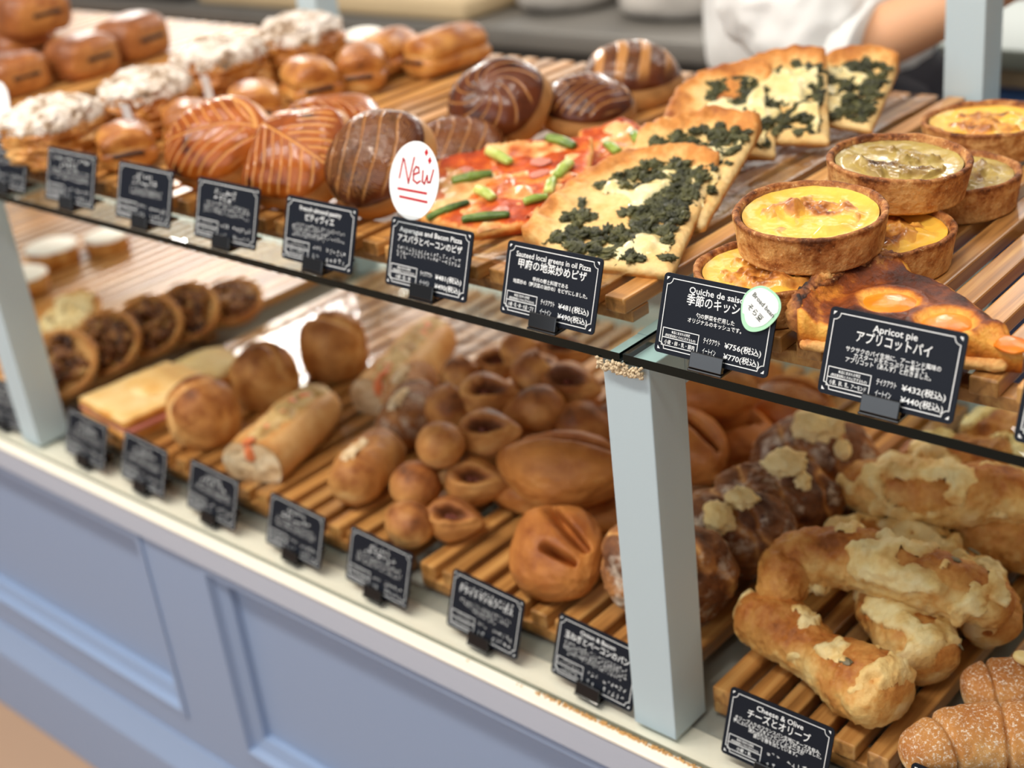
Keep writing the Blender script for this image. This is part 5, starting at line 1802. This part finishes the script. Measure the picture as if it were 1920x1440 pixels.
C2 = [(-.05, .46, .10, .62, .095), (.42, .06, .50, .34, .06)]
C1 = [(0, .22, .05, .75, .09)]
fougasse('front tomato fougasse with open cuts, leaning beside the near post', -.720, .102, LO, (D(30), D(14), D(-25)), .052, .046, .030, 3, C2)
fougasse('smooth pointed fougasse lying on top left of the near post', -.775, .178, LO + .038, (D(8), D(-4), D(16)), .070, .042, .036, 5, C1)
fougasse('fougasse half hidden under the smooth pointed one', -.835, .195, LO, (0, D(4), D(40)), .050, .040, .024, 7, C1)
fougasse('fougasse under the pointed one, close to the near post', -.745, .215, LO, (0, D(4), D(10)), .060, .048, .024, 9, C1)
fougasse('fougasse whose end shows just right of the near post', -.715, .288, LO + .030, (D(10), D(6), D(-20)), .056, .040, .032, 11, C1)
fougasse('upper fougasse with a round hole seen through the shelf glass', -.752, .380, LO + .046, (D(6), D(2), D(10)), .058, .046, .030, 13, [(0, 0, .3, .35, .20)])
fougasse('lower fougasse with a deep cut below the holed one', -.712, .362, LO, (D(14), D(4), D(25)), .052, .046, .028, 15, [(.1, .1, .6, .45, .14)])
fougasse('rear fougasse under the quiche card', -.690, .445, LO, (D(8), 0, D(5)), .050, .044, .036, 17, C1)
fougasse('fougasse at the back behind the holed one', -.775, .470, LO, (0, 0, D(40)), .052, .044, .036, 19, C1)


# --- dark rustic onion breads with flour and melted knobs
def rustic(label, x, y, rot, seed, rx, ry, rz, knobs):
    t = thing('rustic_onion_bread', label, 'bread', (x, y, LO), rot, 'dark rustic onion breads')
    V, F, b = blob(rx, ry, rz, seed, .20, 1.7, 6, 2.2, .62, .03)
    g = np.zeros(len(V))
    for k in range(3):
        ph = V[:, 0] / rx * 1.2 + .6 * V[:, 1] / ry + .75 * fbm(V, 26, 2, seed + k) + (k - 1) * .75
        g = np.maximum(g, np.exp(-(ph / .09) ** 2) * smooth(.2, .6, V[:, 2] / (rz * 1.6)))
    V[:, 2] -= .0035 * g
    mk('loaf', V, F, M['rustic'], t, {'bake': np.clip(b + .10 - .55 * g, 0, 1)})
    out = []
    for i, (kx, ky, s) in enumerate(knobs):
        j = np.argmin((V[:, 0] - kx * rx) ** 2 + (V[:, 1] - ky * ry) ** 2 - V[:, 2] * .02)
        p = blob(.013 * s, .010 * s, .008 * s, seed * 5 + i, .5, 2.2, 4, 2.0, .5, .12)
        out.append(move(p, V[j] - (0, 0, .004), (0, 0, i * 2)))
    p = join(out)
    mk('cheese_knob', p[0], p[1], M['cheese'], t, {'bake': p[2] * .5})['label'] = 'pale melted cheese knob'
    return rest(t, LO)


rustic('dark rustic bread nearest the front, cut across by the near post', -.618, .122, (D(32), D(6), D(28)), 3, .056, .040, .050, [(-.2, .2, 1.1), (.3, -.35, .9)])
rustic('second dark rustic bread from the front with floury ridges', -.606, .205, (D(34), D(6), D(26)), 5, .055, .038, .048, [(.1, .35, 1.0), (-.3, -.2, 1.2)])
rustic('third dark rustic bread from the front with a pale knob on top', -.597, .268, (D(30), D(4), D(26)), 7, .055, .038, .048, [(0, .5, 1.4), (.4, -.1, .7)])
rustic('rearmost dark rustic bread with a big pale knob', -.606, .348, (D(22), D(4), D(20)), 9, .060, .042, .046, [(.05, .3, 1.7), (.5, -.3, .8)])


M['olive'] = plain('olive_flesh', lin(120, 106, 76), .5)


# --- knobbly cheese and olive breads
def cheese_bread(label, pts, ru, rv, seed, z=None, lumps=10, rot=0.0):
    P = np.array(pts, float)
    c = P.mean(0)
    t = thing('cheese_olive_bread', label, 'bread', (c[0], c[1], 0), group='cheese and olive breads')
    Q = P - np.array([c[0], c[1], 0])
    n, m_ = 150, 84
    V, F, b = tube(Q, ru, rv, seed, n, m_, .20, 2.8, .05, 2.6)
    S = np.repeat(spline(Q, n), m_, 0)
    N = V - S
    N /= np.linalg.norm(N, axis=1)[:, None] + 1e-9
    V = V + N * (.0014 * billow(V, 90, 3, seed + 2) + .0006 * billow(V, 330, 2, seed + 3))[:, None]
    mk('loaf', V, F, M['cheesebread'], t, {'bake': np.clip(b + .06 + .12 * fbm(V, 60, 2, seed), 0, 1)})
    m = fbm(V + seed, 34, 2, seed + 11) * 1.1 + .30 * fbm(V + seed, 95, 2, seed + 12) + .30 * N[:, 2] - .40 + .013 * lumps
    p = skin_patch(V, F, m, N, .0014 + .0044 * np.clip(.45 + .7 * billow(V, 85, 3, seed + 5), 0, 1.3))
    bk = np.clip(.32 + .65 * fbm(p[0], 70, 3, seed + 8) + .30 * smooth(.25, .0, m[p[2]]), 0, 1)
    for Vi, Fi, u in islands(p[0], p[1], 60):
        mk('baked_cheese', Vi, Fi, M['cheese'], t, {'bake': bk[u]})
    rs = np.random.default_rng(seed)
    ol = []
    for i in range(2):
        k = int(rs.integers(12, n - 12)) * m_ + int(rs.uniform(.1, .45) * m_)
        q = blob(.0055, .0030, .0010, seed * 40 + i, .6, 2.4, 3)
        R_ = Vector((0, 0, 1)).rotation_difference(Vector(N[k])).to_matrix()
        ol.append((q[0] @ np.array(R_).T + V[k] - N[k] * .0008, q[1]))
    for q in ol:
        mk('olive', q[0], q[1], M['olive'], t)
    if z is not None:
        rest(t, z)
    return t


cheese_bread('front cheese bread with a fat right end, reaching over the slat ends', [(-.536, .102, .05), (-.504, .108, .052), (-.455, .096, .048), (-.418, .086, .050), (-.378, .077, .052)], [.026, .026, .020, .030, .035], [.025, .024, .020, .027, .029], 3, LO, 7)
cheese_bread('arched cheese bread lying across the top of the near pile', [(-.506, .112, .074), (-.510, .152, .088), (-.470, .172, .098), (-.420, .174, .098), (-.376, .186, .090), (-.350, .198, .072)], [.024, .027, .024, .024, .026, .025], [.022, .026, .024, .023, .024, .022], 5, None, 12)
cheese_bread('short looking cheese bread tucked below the arched one', [(-.462, .190, .052), (-.432, .172, .054), (-.402, .152, .052), (-.376, .132, .048)], [.022, .028, .031, .026], [.022, .026, .027, .022], 7, LO, 7)
cheese_bread('brownish cheese bread showing behind the arched one', [(-.535, .222, .05), (-.500, .250, .052), (-.455, .262, .052), (-.42, .270, .05)], [.022, .026, .026, .024], [.022, .024, .024, .022], 9, LO, 6)
cheese_bread('cheese bread under the right end of the arched one', [(-.425, .262, .05), (-.392, .235, .05), (-.372, .212, .05), (-.362, .192, .048)], [.022, .026, .026, .022], [.022, .024, .024, .022], 11, LO, 6)
cheese_bread('pale cheese bread lying on top of the rear pile', [(-.548, .292, .078), (-.510, .300, .088), (-.458, .300, .092), (-.420, .325, .094), (-.378, .340, .086)], [.023, .027, .027, .026, .027], [.022, .026, .027, .025, .025], 13, None, 14)
cheese_bread('smooth golden cheese bread beneath the rear pile at right', [(-.450, .315, .05), (-.415, .318, .052), (-.375, .330, .05), (-.35, .345, .05)], [.022, .026, .028, .026], [.022, .024, .025, .022], 15, LO, 3)
cheese_bread('cheese bread beneath the left of the rear pile', [(-.54, .330, .05), (-.50, .345, .052), (-.46, .350, .05)], [.023, .027, .024], [.022, .025, .022], 17, LO, 5)
cheese_bread('cheese bread third row back under the shelf edge', [(-.535, .382, .062), (-.490, .390, .074), (-.445, .392, .078), (-.40, .405, .074)], [.024, .027, .027, .025], [.022, .025, .026, .023], 19, None, 10)
cheese_bread('cheese bread under the third row', [(-.52, .400, .05), (-.48, .415, .05), (-.44, .425, .05)], [.024, .027, .024], [.022, .024, .022], 21, LO, 5)
cheese_bread('rearmost cheese bread seen through the glass at right', [(-.515, .468, .05), (-.480, .475, .058), (-.435, .480, .058), (-.40, .49, .05)], [.025, .030, .030, .025], [.023, .028, .028, .023], 23, LO, 8)


# --- floury long breads
def floury(label, pts, r, seed, z, almond=None):
    P = np.array(pts, float)
    c = P.mean(0)
    t = thing('floury_long_bread', label, 'bread', (c[0], c[1], 0), group='floury long breads')
    Q = P - np.array([c[0], c[1], 0])
    V, F, b = tube(Q, r, np.array(r) * .9, seed, 110, 48, .08, 2.6, .03, 2.6)
    n, m = 110, 48
    tt = np.repeat(np.linspace(0, 1, n), m)
    g = sum(np.exp(-((tt - q) / .012) ** 2) for q in (.20, .46, .74))
    S = spline(Q, n)
    V = V + (np.repeat(S, m, 0) - V) * (.22 * g)[:, None]
    mk('loaf', V, F, M['floury'], t, {'bake': np.clip(b - .2 * g, 0, 1)})
    if almond:
        V, F, b = blob(.0095, .0065, .0050, 5, .06, 2, 4)
        mk('almond', *move((V, F), np.array(almond) - (c[0], c[1], 0), (0, .3, .4))[:2], plain('blanched_almond', lin(236, 206, 140), .35), t)
    if z is not None:
        rest(t, z)
    return t


floury('front floury bread at the bottom right corner', [(-.353, .034, .05), (-.332, .068, .052), (-.300, .094, .054), (-.262, .108, .052), (-.22, .112, .05)], [.022, .026, .027, .027, .024], 3, LO)
floury('floury bread with an almond behind the front one', [(-.352, .124, .05), (-.325, .146, .052), (-.290, .160, .052), (-.25, .168, .05)], [.022, .025, .025, .022], 5, LO, (-.3165, .1495, .0775))
